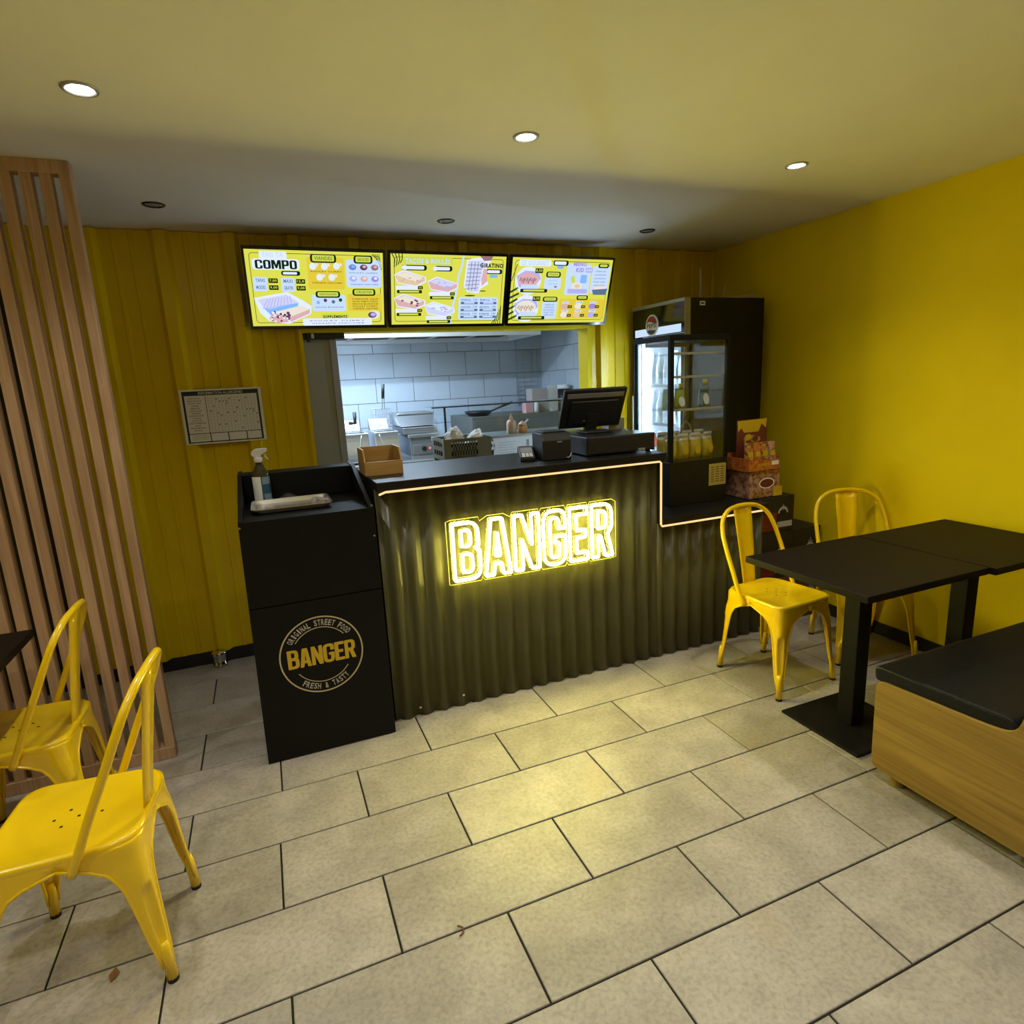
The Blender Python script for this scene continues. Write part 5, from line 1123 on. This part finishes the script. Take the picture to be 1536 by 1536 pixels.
# ================================================================== chairs
def catmull(P, seg=6):
    P = [Vector(p) for p in P]; P = [P[0] * 2 - P[1]] + P + [P[-1] * 2 - P[-2]]; out = []
    for i in range(1, len(P) - 2):
        for k in range(seg):
            t = k / seg; a, b, c, d = P[i - 1], P[i], P[i + 1], P[i + 2]
            out.append(.5 * ((2 * b) + (c - a) * t + (2 * a - 5 * b + 4 * c - d) * t * t + (3 * b - a - 3 * c + d) * t ** 3))
    out.append(P[-2]); return out
def make_chair(label):
    t = thing('cafe_chair', label, 'chair', (0, 0, 0), 0, 'yellow metal chairs')
    SZc = .450
    def outline(s, z):
        q = rounded([(-.182 * s, -.185 * s, .065), (.182 * s, -.185 * s, .065), (.166 * s, .180 * s, .085), (-.166 * s, .180 * s, .085)], 7); return [(p[0], p[1], z) for p in q]
    rows = [outline(1.0, SZc - .022), outline(1.012, SZc - .012), outline(1.0, SZc - .003), outline(.965, SZc), outline(.93, SZc - .001), outline(.89, SZc - .004), outline(.5, SZc - .007), outline(.05, SZc - .008)]
    k = B().grid(rows, True); n = len(rows[0]); k.f.append(tuple(range(7 * n, 8 * n))); k.obj('seat', 'chair_yellow', t, True)
    k = B()
    for a, c in ((0, 0), (-.035, .028), (.035, .028), (-.035, -.03), (.035, -.03), (0, .055), (0, -.058)):
        k.add([(a + .0042 * math.cos(2 * PI * i / 10), c + .0042 * math.sin(2 * PI * i / 10), SZc - .0068) for i in range(10)], [tuple(range(10))])
    k.obj('drain_holes', 'hole_dark', t)
    ZS = [.438, .425, .410, .398, .385, .365, .34, .318, .306, .294, .26, .22, .17, .135, .118, .09, .05]
    def wid(z, half):
        if z >= .405: return half
        if z >= .395: return half * .80
        tb_ = [(.05, .020), (.09, .024), (.12, .030), (.17, .036), (.22, .041), (.27, .047), (.31, .054), (.34, .064), (.365, .080), (.385, .112), (.398, .145), (.41, half)]
        for (a, wa), (b, wb_) in zip(tb_, tb_[1:]):
            if a <= z <= b: return min(half, wa + (wb_ - wa) * (z - a) / (b - a))
        return .02
    for sy in (-1, 1):
        for sx in (-1, 1):
            hx = .180 if sy < 0 else .165; fxx = .203 if sy < 0 else .172; hy = .183 if sy < 0 else .178; fy_ = .208
            def C(z):
                u = max(0, 1 - z / .44) ; return Vector((sx * (hx + (fxx - hx) * u ** 1.1), sy * (hy + (fy_ - hy) * u ** 1.1)))
            rows = []
            for z in ZS:
                c = C(z); top = z >= .405
                w1 = abs(c.x) if top else wid(z, abs(c.x)); w2 = abs(c.y) if top else wid(z, abs(c.y))
                rc_ = min(.060, w1 * .62, w2 * .62) if z > .3 else min(.030, w1 * .7, w2 * .7)
                u_ = max(0, 1 - z / .44) ** 1.1; midx = sx * (.1725 + .015 * u_)
                p1 = Vector((-sx, 0)); d2 = Vector((midx, 0)) - c; p2 = d2.normalized(); pts = []
                if top: w2 = d2.length
                for q in range(5): pts.append(c + p1 * (w1 + (rc_ - w1) * q / 4))
                for q in range(1, 6):
                    a = q / 6; pts.append((c + p1 * rc_) * (1 - a) ** 2 + c * 2 * a * (1 - a) + (c + p2 * rc_) * a * a)
                for q in range(5): pts.append(c + p2 * (rc_ + (w2 - rc_) * q / 4))
                if .12 < z < .30:   # pressed groove down the leg
                    g_ = .012; m_ = Vector((-sx, -sy)).normalized()
                    for q in (6, 7, 8): pts[q] = pts[q] + m_ * g_
                rows.append([(p.x, p.y, z) for p in pts])
            k = B().grid(rows)
            for q in (0, -1): k.tube([rows[i][q] for i in range(2, len(rows))], .0038, 5)
            c0, c1_ = C(.10), C(.012); off = Vector((-sx, -sy)) * .008
            cm = C(.122); k.tube([(cm.x + off.x, cm.y + off.y, .122), (c0.x + off.x, c0.y + off.y, .10), (c1_.x + off.x, c1_.y + off.y, .012)], [.0095, .0125, .0135], 10)
            lg = k.obj('leg', 'chair_yellow', t, True, solid=.003)
            B().cyl((c1_.x + off.x, c1_.y + off.y, .0), (c1_.x + off.x, c1_.y + off.y, .0125), .0148, .0145, 12).obj('foot_cap', 'rubber', lg)
    half = [(-.186, .035, .400), (-.190, .062, .460), (-.191, .105, .560), (-.190, .150, .660), (-.184, .182, .735), (-.160, .208, .798), (-.105, .226, .838), (-.045, .233, .850)]
    pts = half + [(0, .234, .852)] + [(-p[0], p[1], p[2]) for p in half[::-1]]
    B().tube(catmull(pts, 4), .0112, 10).obj('back_hoop', 'chair_yellow', t, True)
    rows = []
    for i in range(11):
        v = i / 10; z = .440 + (.842 - .440) * v; y = .172 + .030 * v + .034 * v * v + .006 * math.sin(PI * v); wd = .043 + .020 * v
        rows.append([(wd * q, y + (.004 if abs(q) == .5 else 0) - .005 * q * q, z) for q in (-1, -.55, -.5, 0, .5, .55, 1)])
    B().grid(rows).obj('splat', 'chair_yellow', t, True, solid=.0025)
    # cross brace under the seat
    k = B(); k.tube([(-.150, -.152, .385), (0, 0, .405), (.140, .148, .385)], .006, 6); k.tube([(.150, -.152, .385), (0, 0, .411), (-.140, .148, .385)], .006, 6); k.obj('under_brace', 'chair_yellow', t, True)
    return t
ch = make_chair('front yellow metal chair at the left edge, facing left')
ch.location = (-.60, -1.735, 0); ch.rotation_euler = (0, 0, math.radians(-95))
for loc, rz, lab in (((-.915, -1.115, 0), -92, 'rear yellow metal chair at left, beside the slat screen'), ((2.270, -1.340, 0), 5, 'yellow metal chair at the table corner in front of the counter'), ((2.895, -1.325, 0), -25, 'yellow metal chair against the yellow wall behind the tables')):
    c = copy_tree(ch); c.location = loc; c.rotation_euler = (0, 0, math.radians(rz)); c['label'] = lab

# ================================================================== tables
def table(cx, cy, label, wx=.66, wy=.60, base=(.0, .0), bh=.195):
    t = thing('cafe_table', label, 'table', (cx, cy, 0), 0, 'black pedestal tables')
    B().box(-wx / 2, wx / 2, -wy / 2, wy / 2, .722, .750).obj('table_top', 'black_table', t, bevel=.003)
    bx0, by0_ = base
    B().box(bx0 - .037, bx0 + .037, by0_ - .037, by0_ + .037, .012, .7125).obj('column', 'black_powder', t, bevel=.004)
    B().box(bx0 - bh, bx0 + bh, by0_ - bh, by0_ + bh, .0, .0115).obj('base_plate', 'black_powder', t, bevel=.003)
    B().box(bx0 - .15, bx0 + .15, by0_ - .15, by0_ + .15, .713, .7215).obj('top_plate', 'black_powder', t)
    return t
table(2.185, -1.853, 'black square pedestal table standing nearer the counter chair', .655, .585, (.035, .02))
table(2.828, -1.868, 'black square pedestal table pushed against the yellow wall', .62, .60, (.02, .0))
table(-1.185, -1.262, 'dark table cut off by the left picture edge', .64, .60, (-.13, 0), .17)
# ================================================================== bench
bc = thing('banquette', 'oak bench seat with black leather cushion at the right edge', 'bench', (2.56, -2.4, 0)); BQ = (2.56, -2.4, 0)
prof = [(-2.127, .052, .035), (-2.121, .402, .035), (-2.49, .420, .05), (-2.572, .432, .06), (-2.602, .560, .05), (-2.665, .98, .03), (-2.735, .98, .03), (-2.76, .052, .035)]
q = rounded(prof, 5)
for a in (1.965, 3.130): B(BQ).prism([tuple(p) for p in q], 0, a, a + .022).obj('side_panel', 'oak', bc, bevel=.002)
B(BQ).box(1.988, 3.129, -2.16, -2.14, .07, .392).obj('front_panel', 'oak', bc); B(BQ).box(1.988, 3.129, -2.57, -2.161, .372, .392).obj('seat_board', 'oak', bc)
rows = []
cu_prof = rounded([(-2.108, .394, .015), (-2.100, .452, .032), (-2.55, .466, .02), (-2.575, .44, .015), (-2.545, .394, .015)], 5)
B(BQ).prism([tuple(p) for p in cu_prof], 0, 1.976, 3.140).obj('seat_cushion', 'leather', bc, bevel=.008)
bp = rounded([(-2.580, .442, .015), (-2.630, .95, .02), (-2.672, .95, .01), (-2.612, .442, .01)], 4)
B(BQ).prism([tuple(p) for p in bp], 0, 1.989, 3.128).obj('back_cushion', 'leather', bc, bevel=.006)
B(BQ).hexa([(1.988, -2.745, .07), (3.129, -2.745, .07), (3.129, -2.735, .07), (1.988, -2.735, .07)], [(1.988, -2.725, .97), (3.129, -2.725, .97), (3.129, -2.705, .97), (1.988, -2.705, .97)]).obj('back_panel', 'oak', bc)
for a in (2.02, 3.09):
    for c in (-2.20, -2.68): B(BQ).cyl((a, c, 0), (a, c, .0695), .024, .028, 14).obj('foot', 'oak', bc)
# ================================================================== litter
lf = B().add([(0, -.012, .001), (.012, -.006, .004), (.018, .012, .002), (.006, .03, .005), (-.008, .012, .003), (.004, .006, .0005)], [(0, 1, 5), (1, 2, 5), (2, 3, 5), (3, 4, 5), (4, 0, 5)]).obj('dry_leaf', 'leaf_brown', None, False, solid=.001); lf.location = (-.575, -1.842, .001); tag(lf, 'small brown dry leaf on the floor under the front chair', 'leaf')
tw_ = B().tube([(0, 0, .003), (.012, -.012, .004), (.010, -.028, .003), (-.004, -.036, .003)], .0022, 5).obj('twig', 'leaf_brown'); tw_.location = (.336, -2.085, 0); tag(tw_, 'tiny dark twig on the floor tiles near the middle', 'twig')
